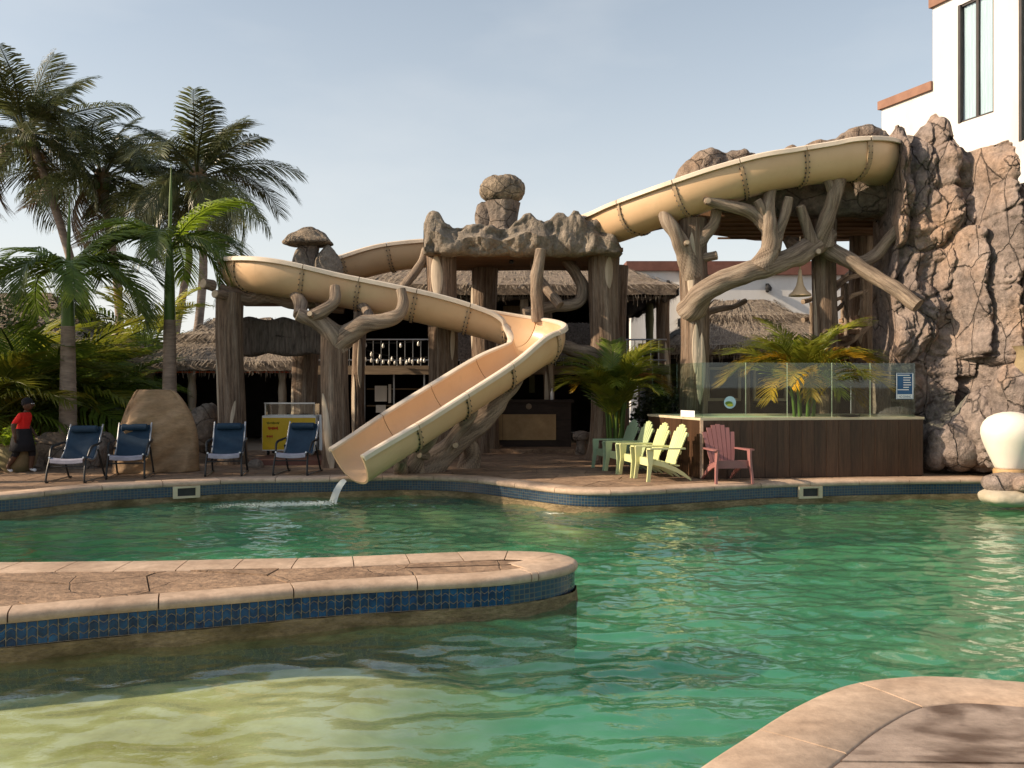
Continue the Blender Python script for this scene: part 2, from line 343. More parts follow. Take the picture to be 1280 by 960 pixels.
# small mosaic on the far band: squares with grout
m, nt, b = base('mosaic', .25, .5); tcn = nt.nodes.new('ShaderNodeTexCoord'); br = nt.nodes.new('ShaderNodeTexBrick')
nt.links.new(tcn.outputs['UV'], br.inputs['Vector']); br.offset = 0; br.inputs['Scale'].default_value = 1; br.inputs['Brick Width'].default_value = .05; br.inputs['Row Height'].default_value = .043
br.inputs['Mortar Size'].default_value = .004; br.inputs['Color1'].default_value = (.006, .025, .06, 1); br.inputs['Color2'].default_value = (.014, .055, .10, 1); br.inputs['Mortar'].default_value = (.10, .095, .075, 1); br.inputs['Bias'].default_value = -.1
nt.links.new(br.outputs['Color'], b.inputs['Base Color']); bump(nt, b, br.outputs['Fac'], -.5, .004)
# pool floor: pale plaster, yellow algae on the shallow shelf, green in the deep
m, nt, b = base('pool_plaster', .9, .1); v = coords(nt, (1, 1, 1))
gg = nt.nodes.new('ShaderNodeNewGeometry'); sx = nt.nodes.new('ShaderNodeSeparateXYZ'); nt.links.new(gg.outputs['Position'], sx.inputs[0])
mr = nt.nodes.new('ShaderNodeMapRange'); mr.inputs[1].default_value = -.98; mr.inputs[2].default_value = -.68; nt.links.new(sx.outputs[2], mr.inputs[0])
alg = ramp(nt, noise_node(nt, v, 1.1, 6, .65), [(.35, (.38, .32, .12)), (.58, (.62, .56, .31)), (.75, (.74, .71, .50))])
deep = ramp(nt, noise_node(nt, v, .6, 4), [(.3, (.05, .25, .16)), (.7, (.13, .38, .21))])
nt.links.new(mixc(nt, deep, alg, mr.outputs[0]), b.inputs['Base Color'])

# damp concrete: bare grey brown with dark wet puddle marks of their own shape
m, nt, b = base('wet_stone', .6, .4); v = coords(nt, (1, 1.7, 1))
dry = ramp(nt, noise_node(nt, v, 5, 8, .7), [(.3, (.20, .15, .115)), (.7, (.40, .31, .25))])
mask = ramp(nt, noise_node(nt, v, 1.05, 5, .55, .4), [(.47, (0, 0, 0)), (.56, (.9, .9, .9))])
nt.links.new(mixc(nt, dry, (.075, .042, .026), mask), b.inputs['Base Color']); bump(nt, b, noise_node(nt, v, 24, 6, .7), .5, .012)
rr2 = nt.nodes.new('ShaderNodeMapRange'); rr2.inputs[3].default_value = .75; rr2.inputs[4].default_value = .28; nt.links.new(mask, rr2.inputs[0]); nt.links.new(rr2.outputs[0], b.inputs['Roughness'])

# crisp cracks with darker lines, over the rock materials
def add_cracks(name, scale, stretch, w, crack_tone, st):
    nt = M[name].node_tree; b = nt.nodes['Principled BSDF']; v = coords(nt, stretch); n = nt.nodes.new('ShaderNodeTexNoise'); n.inputs['Scale'].default_value = 1.7; n.inputs['Detail'].default_value = 4; nt.links.new(v, n.inputs['Vector'])
    mv = mixc(nt, v, n.outputs['Color'], .22); vo = nt.nodes.new('ShaderNodeTexVoronoi'); vo.feature = 'DISTANCE_TO_EDGE'; vo.inputs['Scale'].default_value = scale; nt.links.new(mv, vo.inputs['Vector'])
    k = ramp(nt, vo.outputs['Distance'], [(0, (0, 0, 0)), (w, (1, 1, 1))]); old = b.inputs['Base Color'].links[0].from_socket
    nt.links.new(mixc(nt, old, mixc(nt, (crack_tone,) * 3, (1, 1, 1), k), 1.0, 'MULTIPLY'), b.inputs['Base Color'])
    bp = nt.nodes.new('ShaderNodeBump'); bp.inputs['Strength'].default_value = st; bp.inputs['Distance'].default_value = .06; nt.links.new(k, bp.inputs['Height']); nt.links.new(b.inputs['Normal'].links[0].from_socket, bp.inputs['Normal']); nt.links.new(bp.outputs[0], b.inputs['Normal'])
add_cracks('rock_wall', 1.55, (1.35, 1.35, .8), .02, .5, .8); add_cracks('rock', 2.0, (1, 1, 1.2), .022, .55, .7); add_cracks('cap_rock', 3.2, (1, 1, 1.4), .03, .5, .7); add_cracks('flagstone', 1.6, (1, 1, 1), .008, .45, .6)
# ------------------------------------------------------------------ setting: ground, pool, decks
rng = random.Random(5)
WZ = -.345
def struct(o): o['kind'] = 'structure'; return o
g = MB()
for x0, x1, y0, y1 in ((-400, -16, -6, 600), (16, 400, -6, 600), (-16, 16, 21.5, 600), (-400, 400, -300, -6)):
    g.add([(x0, y0, -.02), (x1, y0, -.02), (x1, y1, -.02), (x0, y1, -.02)], [(0, 1, 2, 3)])
struct(g.build('ground', 'ground', smooth=False))

def offset_line(pts, d):                  # to the left of travel
    out = []
    for i, p in enumerate(pts):
        a = pts[max(i - 1, 0)]; b = pts[min(i + 1, len(pts) - 1)]; t = Vector((b[0] - a[0], b[1] - a[1])).normalized()
        out.append(Vector((p[0] - t.y * d, p[1] + t.x * d)))
    return out
def smooth2(pts, n=6): return [Vector((p.x, p.y)) for p in catmull([Vector((p[0], p[1], 0)) for p in pts], n)]
def resample(pts, step):
    L = [0]
    for a, b in zip(pts, pts[1:]): L.append(L[-1] + (b - a).length)
    n = max(2, int(round(L[-1] / step))); out = []
    for k in range(n + 1):
        s = L[-1] * k / n; i = min(len(pts) - 2, max(0, int(np.searchsorted(L, s, 'right')) - 1))
        f = (s - L[i]) / max(1e-9, L[i + 1] - L[i]); out.append(pts[i].lerp(pts[i + 1], min(1, f)))
    return out
def clip(poly, p, n):                     # keep the side where (x-p).n <= 0
    out = []
    for i in range(len(poly)):
        a = poly[i]; b = poly[(i + 1) % len(poly)]; da = (a - p).dot(n); db = (b - p).dot(n)
        if da <= 0: out.append(a)
        if (da < 0 < db) or (db < 0 < da): out.append(a + (b - a) * (da / (da - db)))
    return out
def flagstones(region, size, parent, mat, seed, zt=0.0, gap=.006, view=None):
    r = random.Random(seed); xs = [p[0] for p in region]; ys = [p[1] for p in region]; sites = []
    nx = int((max(xs) - min(xs)) / size) + 2; ny = int((max(ys) - min(ys)) / (size * .7)) + 2
    for i in range(nx):
        for j in range(ny):
            sites.append(Vector((min(xs) + (i + .5 * (j % 2) + r.uniform(-.38, .38)) * size, min(ys) + (j + r.uniform(-.36, .36)) * size * .7)))
    reg = [Vector((p[0], p[1])) for p in region]; k = 0
    for s in sites:
        poly = reg
        for q in sites:
            if q is s or (q - s).length > size * 3.2: continue
            n = (q - s).normalized(); poly = clip(poly, (s + q) / 2 - n * gap, n)
            if len(poly) < 3: break
        if len(poly) < 3: continue
        A = sum(a.x * b.y - b.x * a.y for a, b in zip(poly, poly[1:] + poly[:1])) / 2
        if abs(A) < .0006: continue
        dz = r.uniform(-.006, .004)
        MB().prism(poly if A > 0 else poly[::-1], zt - .035, zt + dz).build('flagstone', mat, parent, smooth=False); k += 1
def coping(line, width, step, parent, over=.03, th=.075, mat='coping', nose=True):
    inner_side = offset_line(line, width); outer = offset_line(line, -over); n = len(line)
    per = max(1, int(round(step / max(.01, (line[1] - line[0]).length))))
    i = 0
    while i < n - 1:
        j = min(n - 1, i + per); V = []
        for k in range(i, j + 1):
            e = .005 if k in (i, j) else 0; t = (line[min(k + 1, n - 1)] - line[max(k - 1, 0)]).normalized() * (e if k == i else -e)
            o = outer[k] + t; q = inner_side[k] + t; dr = (q - o).normalized(); r = .034
            prof = [(0.012, -th), (0, -th + .018), (0, -r), (r * .3, -r * .3), (r, .002), (.5 * width, .006), (width + over - .012, .004), (width + over, -.008), (width + over, -th)]
            V.append([Vector((o.x + dr.x * a, o.y + dr.y * a, z)) for a, z in prof])
        m = MB(); m.grid(V, flip=False); nv = len(V[0])
        m.add(V[0], [tuple(range(nv))]); m.add(V[-1], [tuple(range(nv - 1, -1, -1))])
        m.build('coping_stone', mat, parent, angle=50); i = j
def wall_strip(line, off, z0, z1, name, mat, parent, nz=1, rough=0.0):
    ln = offset_line(line, off); L = 0; vs = []; fs = []; uv = []
    for i, p in enumerate(ln):
        if i: L += (p - ln[i - 1]).length
        for k in range(nz + 1):
            z = z0 + (z1 - z0) * k / nz; d = rough * mn.noise(Vector((p.x * 5, p.y * 5, z * 9))) if rough else 0
            t = (ln[min(i + 1, len(ln) - 1)] - ln[max(i - 1, 0)]).normalized(); vs.append((p.x + t.y * d, p.y - t.x * d, z))
    LL = [0]
    for a, b in zip(ln, ln[1:]): LL.append(LL[-1] + (b - a).length)
    w = nz + 1
    for i in range(len(ln) - 1):
        for k in range(nz):
            fs.append((i * w + k, (i + 1) * w + k, (i + 1) * w + k + 1, i * w + k + 1)); za = z0 + (z1 - z0) * k / nz; zb = z0 + (z1 - z0) * (k + 1) / nz
            uv.append(((LL[i], za), (LL[i + 1], za), (LL[i + 1], zb), (LL[i], zb)))
    return MB().add(vs, fs, uv).build(name, mat, parent)

# far deck: the pool edge as measured along the coping in the photograph (left to right, deck on the left hand)
edge = [(-16, 7.2), (-12, 9.5), (-9.4, 11.3), (-7.38, 12.7), (-6.54, 13.8), (-5.27, 14.5), (-4.59, 14.85), (-3.0, 15.1), (-1.96, 15.35), (-1.1, 15.2), (-.54, 14.85), (.13, 14.15),
        (.74, 13.5), (1.25, 13.25), (1.94, 13.32), (2.6, 13.6), (3.28, 13.9), (4.15, 14.25), (4.85, 14.42), (6.15, 14.68), (8.03, 14.85), (10, 14.7), (13, 13.9), (16, 12.6)]
edge = resample(smooth2(edge, 10), .18)
deck = struct(empty('pool_deck'))
body = offset_line(edge, .02)
MB().prism([Vector(p) for p in body] + [Vector((16, 21.5)), Vector((-16, 21.5))], -2.0, -.036).build('deck_slab', 'joint', deck, smooth=False)
coping(edge, .38, .9, deck)
wall_strip(edge, 0, -.245, -.07, 'mosaic_band', 'mosaic', deck)
wall_strip(edge, -.025, -.55, -.247, 'waterline_render', 'cement', deck, 4, .02)
wall_strip(edge, 0, -2.2, -.5, 'pool_wall', 'pool_plaster', deck)
reg = offset_line(edge, .385)
flagstones([p for p in reg if -13 < p.x < 12.5] + [Vector((12.5, 21.4)), Vector((-13, 21.4))], 1.15, deck, 'flagstone', 3)
def skimmer(px, py):
    d = 1826 / (py - 480); x = (px - 640) / F * d
    i = min(range(len(edge)), key=lambda k: abs(edge[k].x - x)); p = edge[i]; t = (edge[i + 1] - edge[i - 1]).normalized()
    m = Matrix.Translation((p.x, p.y, 0)) @ Matrix.Rotation(math.atan2(t.y, t.x), 4, 'Z'); s = MB()
    for a in ((-.21, -.14, -.05, .05, -.27, -.075), (.14, .21, -.05, .05, -.27, -.075), (-.139, .139, -.05, .05, -.27, -.235), (-.139, .139, -.05, .05, -.105, -.075)): s.box(*a, m=m)
    s.build('skimmer_frame', 'skimmer', deck, smooth=False)
    MB().box(-.138, .138, -.02, .049, -.234, -.106, m=m).build('skimmer_mouth', 'black_metal', deck, smooth=False)
skimmer(234, 607); skimmer(1010, 606)

# island between the two pools
front = [(-10, 3.9), (-7, 4.85), (-4.6, 5.78), (-3.58, 6.15), (-3.12, 6.35), (-2.62, 6.54), (-2.08, 6.74), (-1.52, 6.96), (-.91, 7.13), (-.26, 7.27), (.07, 7.41), (.36, 7.62), (.53, 7.85), (.56, 8.08)]
back = [(.40, 8.32), (.08, 8.42), (-.31, 8.42), (-1.05, 8.26), (-1.77, 8.11), (-2.48, 8.04), (-3.2, 7.96), (-3.89, 7.93), (-4.6, 7.9), (-7, 7.9), (-10, 7.8)]
isl = struct(empty('pool_island'))
line = resample(smooth2(front + back, 10), .07)
split = min(range(len(line)), key=lambda k: (line[k] - Vector((.2, 7.47))).length)
fl, bl = line[:split + 1], line[split:]
MB().prism(offset_line(line, .03), -2.0, -.03).build('island_slab', 'joint', isl, smooth=False)
coping(fl, .20, .98, isl); coping(bl, .44, .49, isl)
flagstones(offset_line(fl, .205) + offset_line(bl, .445)[3:], 1.0, isl, 'flagstone', 11, zt=.0)
wall_strip(line, -.02, -.75, -.243, 'waterline_render', 'cement', isl, 5, .035)
wall_strip(line, 0, -2.2, -.7, 'island_wall', 'pool_plaster', isl)
wall_strip(fl, .004, -.245, -.07, 'grout_bed', 'grout', isl)
wall_strip(bl, -.001, -.245, -.07, 'mosaic_band', 'mosaic', isl)
# wave-edged glazed tiles, three to a column, on the straight front
TW, ZB, ZT = .0655, -.238, -.078
def tile_mesh(row, par):
    hw = TW / 2 - .0036; s = 1 if par else -1; hh = (ZT - ZB); y1 = ZB + hh * .30; y2 = ZB + hh * .72; amp = .011
    xs = [-hw, -hw * .5, 0, hw * .5, hw]; cur = [-.9, .25, 1, .25, -.9]
    low = [(x, (ZB if row == 0 else (y1 if row == 1 else y2) + s * amp * c + .0038)) for x, c in zip(xs, cur)]
    top = [(x, (ZT if row == 2 else (y1 if row == 0 else y2) + s * amp * c - .0038)) for x, c in zip(xs, cur)]
    out = low + top[::-1]; n = len(out); vs = [(x, -.008, z) for x, z in out] + [(x * .93, -.0115, z + (.002 if k < 5 else -.002)) for k, (x, z) in enumerate(out)]
    fs = [tuple(range(n, 2 * n))] + [(i, (i + 1) % n, n + (i + 1) % n, n + i) for i in range(n)]
    return MB().add(vs, fs).mesh('tile', 'blue_tile', smooth=False)
tm = {(r_, q): tile_mesh(r_, q) for r_ in range(3) for q in (0, 1)}
tl = resample([p for p in fl if p.x > -4.75], TW)
for i in range(len(tl) - 1):
    a, b = tl[i], tl[i + 1]; c = (a + b) / 2; ang = math.atan2(b.y - a.y, b.x - a.x)
    if c.x > -.02: break
    for r_ in range(3):
        o = link_mesh('tile', tm[(r_, i % 2)], isl, (c.x, c.y, 0)); o.rotation_euler.z = ang
rest = [p for p in fl if p.x >= -.03]
wall_strip(rest, -.008, -.24, -.076, 'mosaic_band', 'mosaic', isl)

# deck corner at the lower right
cl = [(.2, 2.6), (.52, 3.3), (.80, 3.67), (1.09, 4.0), (1.42, 4.36), (1.78, 4.67), (2.09, 4.79), (2.36, 4.81), (2.75, 4.72), (3.6, 4.5), (5.5, 3.9), (9, 2.5), (16, -1)]
cl = resample(smooth2(cl, 8), .08)[::-1]
cl = [Vector(p) for p in cl]
cor = struct(empty('deck_corner'))
side = -1
cl2 = cl[::-1]                              # travel left to right: deck lies on the right hand, so offsets are negative
def rev(l): return l[::-1]
coping(cl, .40, .96, cor)
inner = offset_line(cl, .405)
MB().prism(offset_line(cl, .02) + [Vector((.3, -2)), Vector((16, -5.5))], -2.0, -.036).build('corner_slab', 'joint', cor, smooth=False)
flagstones(inner + [Vector((.9, 1.2)), Vector((1.5, -1.5)), Vector((15, -5))], 1.9, cor, 'wet_stone', 21)
wall_strip(cl, 0, -2.2, -.07, 'corner_wall', 'cement', cor)

# pool floor: shallow shelf at the lower left, deep elsewhere
V = []
for i in range(81):
    x = -16 + 32 * i / 80; row = []
    for j in range(61):
        y = -6 + 22 * j / 60
        sh = sstep(.9, -1.5, x + .3 * math.sin(y * 1.3)) * sstep(7.9, 6.9, y + .1 * x)
        row.append(Vector((x, y, -1.02 + .40 * sh + .02 * mn.noise(Vector((x, y, 0))))))
    V.append(row)
struct(MB().grid(V).build('pool_floor', 'pool_plaster', angle=0))

# water surface with real ripples
def perlin(x, y, seed):
    r = np.random.RandomState(seed); g = r.rand(256) * 2 * np.pi; pm = r.permutation(256)
    xi = np.floor(x).astype(int); yi = np.floor(y).astype(int); xf = x - xi; yf = y - yi
    def gr(a, b, dx, dy): h = g[pm[(pm[a & 255] + b) & 255]]; return np.cos(h) * dx + np.sin(h) * dy
    u = xf ** 3 * (xf * (xf * 6 - 15) + 10); v_ = yf ** 3 * (yf * (yf * 6 - 15) + 10)
    a = gr(xi, yi, xf, yf); b = gr(xi + 1, yi, xf - 1, yf); c = gr(xi, yi + 1, xf, yf - 1); d = gr(xi + 1, yi + 1, xf - 1, yf - 1)
    return (a + u * (b - a)) + v_ * ((c + u * (d - c)) - (a + u * (b - a)))
xs = np.concatenate([np.linspace(-16, -7, 100)[:-1], np.linspace(-7, -3.6, 100)[:-1], np.linspace(-3.6, 3.6, 290)[:-1], np.linspace(3.6, 9, 160)[:-1], np.linspace(9, 16, 80)])
ys = np.concatenate([np.linspace(-6, 2.6, 20)[:-1], np.linspace(2.6, 6, 165)[:-1], np.linspace(6, 9, 115)[:-1], np.linspace(9, 15.9, 190)])
X, Y = np.meshgrid(xs, ys, indexing='ij')
calm = 1 / (1 + np.exp(-((X + .6) * 1.1 + (Y - 6.3) * .9)))          # calmer behind the island on the near left
chop = .6 + .4 * calm
Z = .036 * perlin(X * 1.5 + .4 * perlin(X, Y, 9), Y * 2.6, 1) * (.75 + .5 * calm) + .024 * perlin(X * 3.4 + 3, Y * 5.6 + .5 * perlin(X * 2, Y * 2, 8), 2) * chop + .0085 * perlin(X * 8, Y * 12, 3) * calm + .0034 * perlin(X * 17, Y * 23, 4) * calm
r0 = np.hypot(X + 2.5, Y - 14.3); Z += .012 * np.exp(-r0 / 1.6) * np.cos(r0 * 11) * perlin(X * 3, Y * 3, 6) * 2
Z += WZ
nx, ny = X.shape; idx = np.arange(nx * ny).reshape(nx, ny)
q = np.stack([idx[:-1, :-1], idx[1:, :-1], idx[1:, 1:], idx[:-1, 1:]], -1).reshape(-1, 4)
me = bpy.data.meshes.new('pool_water'); me.vertices.add(nx * ny); me.vertices.foreach_set('co', np.stack([X, Y, Z], -1).ravel())
me.loops.add(q.size); me.loops.foreach_set('vertex_index', q.ravel().astype(np.int32)); me.polygons.add(len(q))
me.polygons.foreach_set('loop_start', np.arange(0, q.size, 4, dtype=np.int32)); me.polygons.foreach_set('loop_total', np.full(len(q), 4, np.int32))
me.update(calc_edges=True); me.validate(); me.polygons.foreach_set('use_smooth', np.ones(len(q), bool)); me.materials.append(M['water'])
struct(link_mesh('pool_water', me))
# ------------------------------------------------------------------ water slide
ctr = [(7.6, 18.6, 6.22), (7.35, 17.6, 6.14), (6.75, 16.85, 6.08), (6.08, 16.8, 6.04), (5.33, 16.8, 5.94), (4.74, 16.8, 5.82), (3.9, 17.0, 5.60), (3.2, 17.35, 5.38), (2.5, 18.0, 5.22), (1.85, 18.9, 5.13),
       (.4, 20.3, 5.06), (-1.0, 20.95, 5.02), (-2.06, 21.1, 4.97), (-3.0, 21.1, 4.86), (-4.03, 21.1, 4.62), (-4.75, 20.95, 4.5), (-5.35, 20.4, 4.38), (-5.66, 19.5, 4.25), (-5.6, 18.6, 4.13), (-5.2, 17.85, 4.02), (-4.6, 17.5, 3.92),
       (-3.42, 17.6, 3.72), (-2.19, 17.7, 3.48), (-1.26, 17.8, 3.28), (-.63, 17.84, 3.12)]
xc, rr, yc = -.2, .7, 17.84 - .7
for k in range(0, 6):
    ph = R(28 * k); ctr.append((xc + rr * math.sin(ph), yc + rr * math.cos(ph), 3.0 - .60 * k / 5))
ex = Vector((-2.70, 14.3, .47)); st = Vector(ctr[-1])
for k in (1, 2, 3, 4): ctr.append(tuple(st.lerp(ex, k / 4)))
path = catmull(ctr, 12)
L = [0.0]
for a, b in zip(path, path[1:]): L.append(L[-1] + (b - a).length)
def at_len(s):
    i = min(len(path) - 2, max(0, int(np.searchsorted(L, s, 'right')) - 1)); f = (s - L[i]) / max(1e-9, L[i + 1] - L[i]); return path[i].lerp(path[i + 1], f)
TOTL = L[-1]; BS = np.linspace(0, TOTL, 260); bk = []
for s_ in BS:                                  # banking follows the curvature, smoothed along the run
    a2, c, b2 = at_len(max(0, s_ - .5)), at_len(s_), at_len(min(L[-1], s_ + .5)); t1, t2 = c - a2, b2 - c
    bk.append(max(-1, min(1, (t1.x * t2.y - t1.y * t2.x) / max(.02, t1.length * t2.length))) if min(t1.length, t2.length) > .2 else 0)
kern = np.exp(-np.linspace(-2, 2, 25) ** 2); bk = np.convolve(np.pad(bk, 12, 'edge'), kern / kern.sum(), 'valid')
def slide_frame(s):
    e = .12; a, b = at_len(max(0, s - e)), at_len(min(L[-1], s + e)); T = (b - a).normalized()
    S = T.cross(Vector((0, 0, 1))).normalized(); U = S.cross(T).normalized()
    q = Matrix.Rotation(float(np.interp(s, BS, bk)) * R(-24) - R(8) * sstep(TOTL - 4.6, TOTL - 3.4, s) * (1 - .6 * sstep(TOTL - 1.5, TOTL, s)), 3, T); return at_len(s), T, q @ S, q @ U
HW, DP = .49, .54
def prof(n=18, grow=0.0):
    out = []
    for k in range(n + 1):
        a = -math.pi / 2 + math.pi * k / n; sx_ = math.copysign(abs(math.sin(a)) ** .8, a); cz = math.cos(a) ** .85 if math.cos(a) > 0 else 0
        out.append((sx_ * (HW + grow), -cz * (DP + grow)))
    return out
def sweep(m, s0, s1, pr, n, closed=False, flip=False, mi=0):
    V = []
    for k in range(n + 1):
        c, T, S, U = slide_frame(s0 + (s1 - s0) * k / n); V.append([c + S * a + U * b for a, b in pr])
    if closed: V = [r_ + [r_[0]] for r_ in V]
    m.grid(V, flip=flip, mi=mi); return V
slide = empty('water_slide', (-2.5, 14.4, WZ), 'long tan fibreglass water slide winding from the rocky tower down to the pool', 'water slide')
TOT = L[-1]; nsec = 27; sl = TOT / nsec
for k in range(nsec):
    a, b = k * sl + .006, (k + 1) * sl - .006
    if k == nsec - 1: b = TOT
    m = MB(); pi_ = prof(18); po = prof(18, .035)
    ring = pi_ + po[::-1]; V = sweep(m, a, b, ring, 10, True)
    m.add(V[0], [tuple(range(len(V[0]) - 1))]); m.add(V[-1], [tuple(range(len(V[-1]) - 2, -1, -1))])
    sec = m.build('slide_section', 'slide_shell', slide, angle=50)
    for sg in (-1, 1):
        lp = [(sg * (HW - .012), -.02), (sg * (HW - .016), .018), (sg * (HW + .01), .036), (sg * (HW + .085), .036), (sg * (HW + .11), .015), (sg * (HW + .11), -.055), (sg * (HW + .085), -.06), (sg * (HW + .085), -.02)]
        m = MB(); V = sweep(m, a + .002, b - .002, lp, 10, True, flip=(sg > 0))
        n_ = len(lp); m.add(V[0][:n_], [tuple(range(n_))]); m.add(V[-1][:n_], [tuple(range(n_))])
        m.build('lip', 'slide_lip', sec, angle=35)
    if 0 < k:
        s = k * sl; m = MB(); ring = prof(18, .036) + prof(18, .066)[::-1]
        V = sweep(m, s - .025, s + .025, ring, 1, True); m.add(V[0], [tuple(range(len(V[0]) - 1))]); m.add(V[1], [tuple(range(len(V[1]) - 2, -1, -1))])
        jt = m.build('joint_flange', 'slide_joint', slide, angle=40)
        m = MB(); c, T, S, U = slide_frame(s)
        for x_, z_ in prof(16, .052)[1:-1]:
            p = c + S * x_ + U * z_
            for sd in (-1, 1):
                p2 = p + T * sd * .034; e = .013
                m.add([p2 + S * i * e + U * j * e + T * l * .010 for l in (-1, 1) for j in (-1, 1) for i in (-1, 1)], [(0, 2, 3, 1), (4, 5, 7, 6), (0, 1, 5, 4), (2, 6, 7, 3), (0, 4, 6, 2), (1, 3, 7, 5)])
        b_ = m.build('bolts', 'black_metal', jt, smooth=False); b_['kind'] = 'stuff'
# water running off the end of the slide
m = MB(); rs = random.Random(4); V = []
for k in range(9):
    t = k / 8; c = ex + Vector((-.02 - .16 * t, -.05 - .16 * t, -DP + .10 - .34 * t ** 1.6)); w = .13 + .05 * t
    V.append([c + Vector((.5 * w * u, -.86 * w * u, .03 * (1 - u * u) + .06 * t * mn.noise(Vector((u * 5, t * 6, 2))))) for u in np.linspace(-1, 1, 9)])
m.grid(V)
for k in range(3200):
    u = rs.random() ** .7; a = rs.gauss(0, .10) * (.6 + 1.6 * u); p = ex + Vector((-.15 - u * 1.9 + rs.gauss(0, .06), -.2 - .12 * u + a, 0)); p.z = WZ + .012 + rs.random() * .05 * (1 - u); e = rs.uniform(.004, .024) * (1.15 - u)
    m.add([p + Vector((e * math.cos(q), .7 * e * math.sin(q), .3 * e * math.sin(q * 2))) for q in np.linspace(0, 2 * math.pi, 6)[:-1]], [(0, 1, 2, 3, 4)])
sp = m.build('splash_water', 'foam'); tag(sp, 'white foaming water pouring off the slide end into the pool', 'splash', kind='stuff')

# ------------------------------------------------------------------ carved trunk supports
def pillar_r(r0, seed, flare=.18):
    def f(a, z, h):
        q = r0 * (1 + flare * math.exp(-z / .3) + .05 * math.exp(-(h - z) / .4))
        g_ = mn.noise(Vector((math.cos(a) * 5.5, math.sin(a) * 5.5, z * .55 + seed))); g2 = mn.noise(Vector((math.cos(a) * 1.6, math.sin(a) * 1.6, z * .8 + seed * 3)))
        return q * (1 + .045 * g_ + .06 * g2)
    return f
def pillar(parent, x, y, z0, z1, r0, seed, patches=(), name='pillar', flare=.18, lean=(0, 0)):
    f = pillar_r(r0, seed, flare); h = z1 - z0; n = 44; k = max(6, int(h / .09)); vs = []; fs = []; uv = []
    ax = lambda z: Vector((x + lean[0] * z / h + .03 * math.sin(z * 1.3 + seed), y + lean[1] * z / h + .03 * math.cos(z * 1.1 + seed), z0 + z))
    for i in range(k + 1):
        z = h * i / k; c = ax(z)
        for j in range(n): a = 2 * math.pi * j / n; r_ = f(a, z, h); vs.append(c + Vector((r_ * math.cos(a), r_ * math.sin(a), 0)))
    for i in range(k):
        for j in range(n):
            j2 = (j + 1) % n; fs.append((i * n + j, i * n + j2, (i + 1) * n + j2, (i + 1) * n + j)); c = 2 * math.pi * r0 / n
            uv.append(((j * c + seed, h * i / k), ((j + 1) * c + seed, h * i / k), ((j + 1) * c + seed, h * (i + 1) / k), (j * c + seed, h * (i + 1) / k)))
    fs.append(tuple(k * n + j for j in range(n))); uv.append(None)
    p = MB().add(vs, fs, uv).build(name, 'bark', parent, angle=60)
    for a0, zc, hh, wd, tl in patches:                       # places where the bark is peeled to pale wood
        V = []
        for i in range(15):
            t = i / 14; z = zc + hh * (t - .5); w = wd / r0 * max(.02, math.sin(math.pi * min(1, max(0, t))) ** .6); row = []
            for u in np.linspace(-1, 1, 9):
                a = R(a0) + w * u * .5 + R(tl) * (t - .5); zz = min(h - .005, max(0, z)); r_ = f(a, zz, h) + (.012 if abs(u) < .9 else -.01); row.append(ax(zz) + Vector((r_ * math.cos(a), r_ * math.sin(a), 0)))
            V.append(row)
        MB().grid(V, flip=True).build('bark_patch', 'peeled', p, angle=60)
    return p
def branch(parent, pts, r, seed=0, knob=True, name='branch', cut=True):
    pts = [P(*p) if isinstance(p, tuple) else p for p in pts]
    if isinstance(r, (int, float)): r = [r] * len(pts)
    m = MB(); m.tube(pts, r, 14, True, bump=.22, bs=3.5, seed=seed, sm=9); o = m.build(name, ['branch_bark'], parent, angle=60)
    if cut:
        e = pts[-1]; t = (pts[-1] - pts[-2]).normalized(); c = MB(); c.tube([e - t * .01, e + t * .012], [r[-1] * .86, r[-1] * .8], 12); c.build('cut_end', 'cut_end', o, angle=40)
    return o
def knob(parent, p, d, r):
    m = MB(); m.tube([p, p + d * .5, p + d], [r * 1.15, r, r * .95], 12, True, bump=.15, bs=6); o = m.build('cut_stub', 'branch_bark', parent, angle=50)
    MB().tube([p + d * .98, p + d * 1.06], [r * .82, r * .75], 12).build('cut_end', 'cut_end', o, angle=40)

# left frame holding the first bend
lf = empty('trunk_frame', G(289, 578), 'brown carved tree trunk frame holding up the left bend of the slide', 'slide support')
pillar(lf, P(289, 480, 17.7).x, 17.7, 0, 3.42, .265, 1, [(205, 1.1, 2.0, .16, 10), (290, 1.0, .55, .09, 25)])
pillar(lf, P(420, 480, 17.0).x, 17.0, 0, 2.72, .26, 2, [(240, .75, 1.35, .2, -25), (262, .16, .5, .11, 0)])
pillar(lf, P(382, 480, 19.8).x, 19.8, 0, 2.75, .28, 3, [(215, .95, 1.2, .18, 0)])
def log(parent, a, b, r, seed, name='beam', mat='bark', bmp=.16):
    m = MB(); n = 9; a, b = Vector(a), Vector(b); m.tube([a.lerp(b, i / n) + Vector((0, 0, .05 * math.sin(i * 1.9 + seed))) for i in range(n + 1)], [r * (1 + .12 * math.sin(i * 2.3 + seed)) for i in range(n + 1)], 16, True, bump=bmp, bs=3, seed=seed, sm=3)
    return m.build(name, mat, parent, angle=60)
log(lf, P(276, 368, 17.7), P(430, 380, 17.9), .15, 1); log(lf, P(405, 378, 17.5), P(395, 385, 20.0), .17, 3)
knob(lf, P(284, 370, 17.55), Vector((-.1, -.42, 0)), .085); knob(lf, P(266, 357, 17.5), Vector((-.12, -.2, .02)), .11)
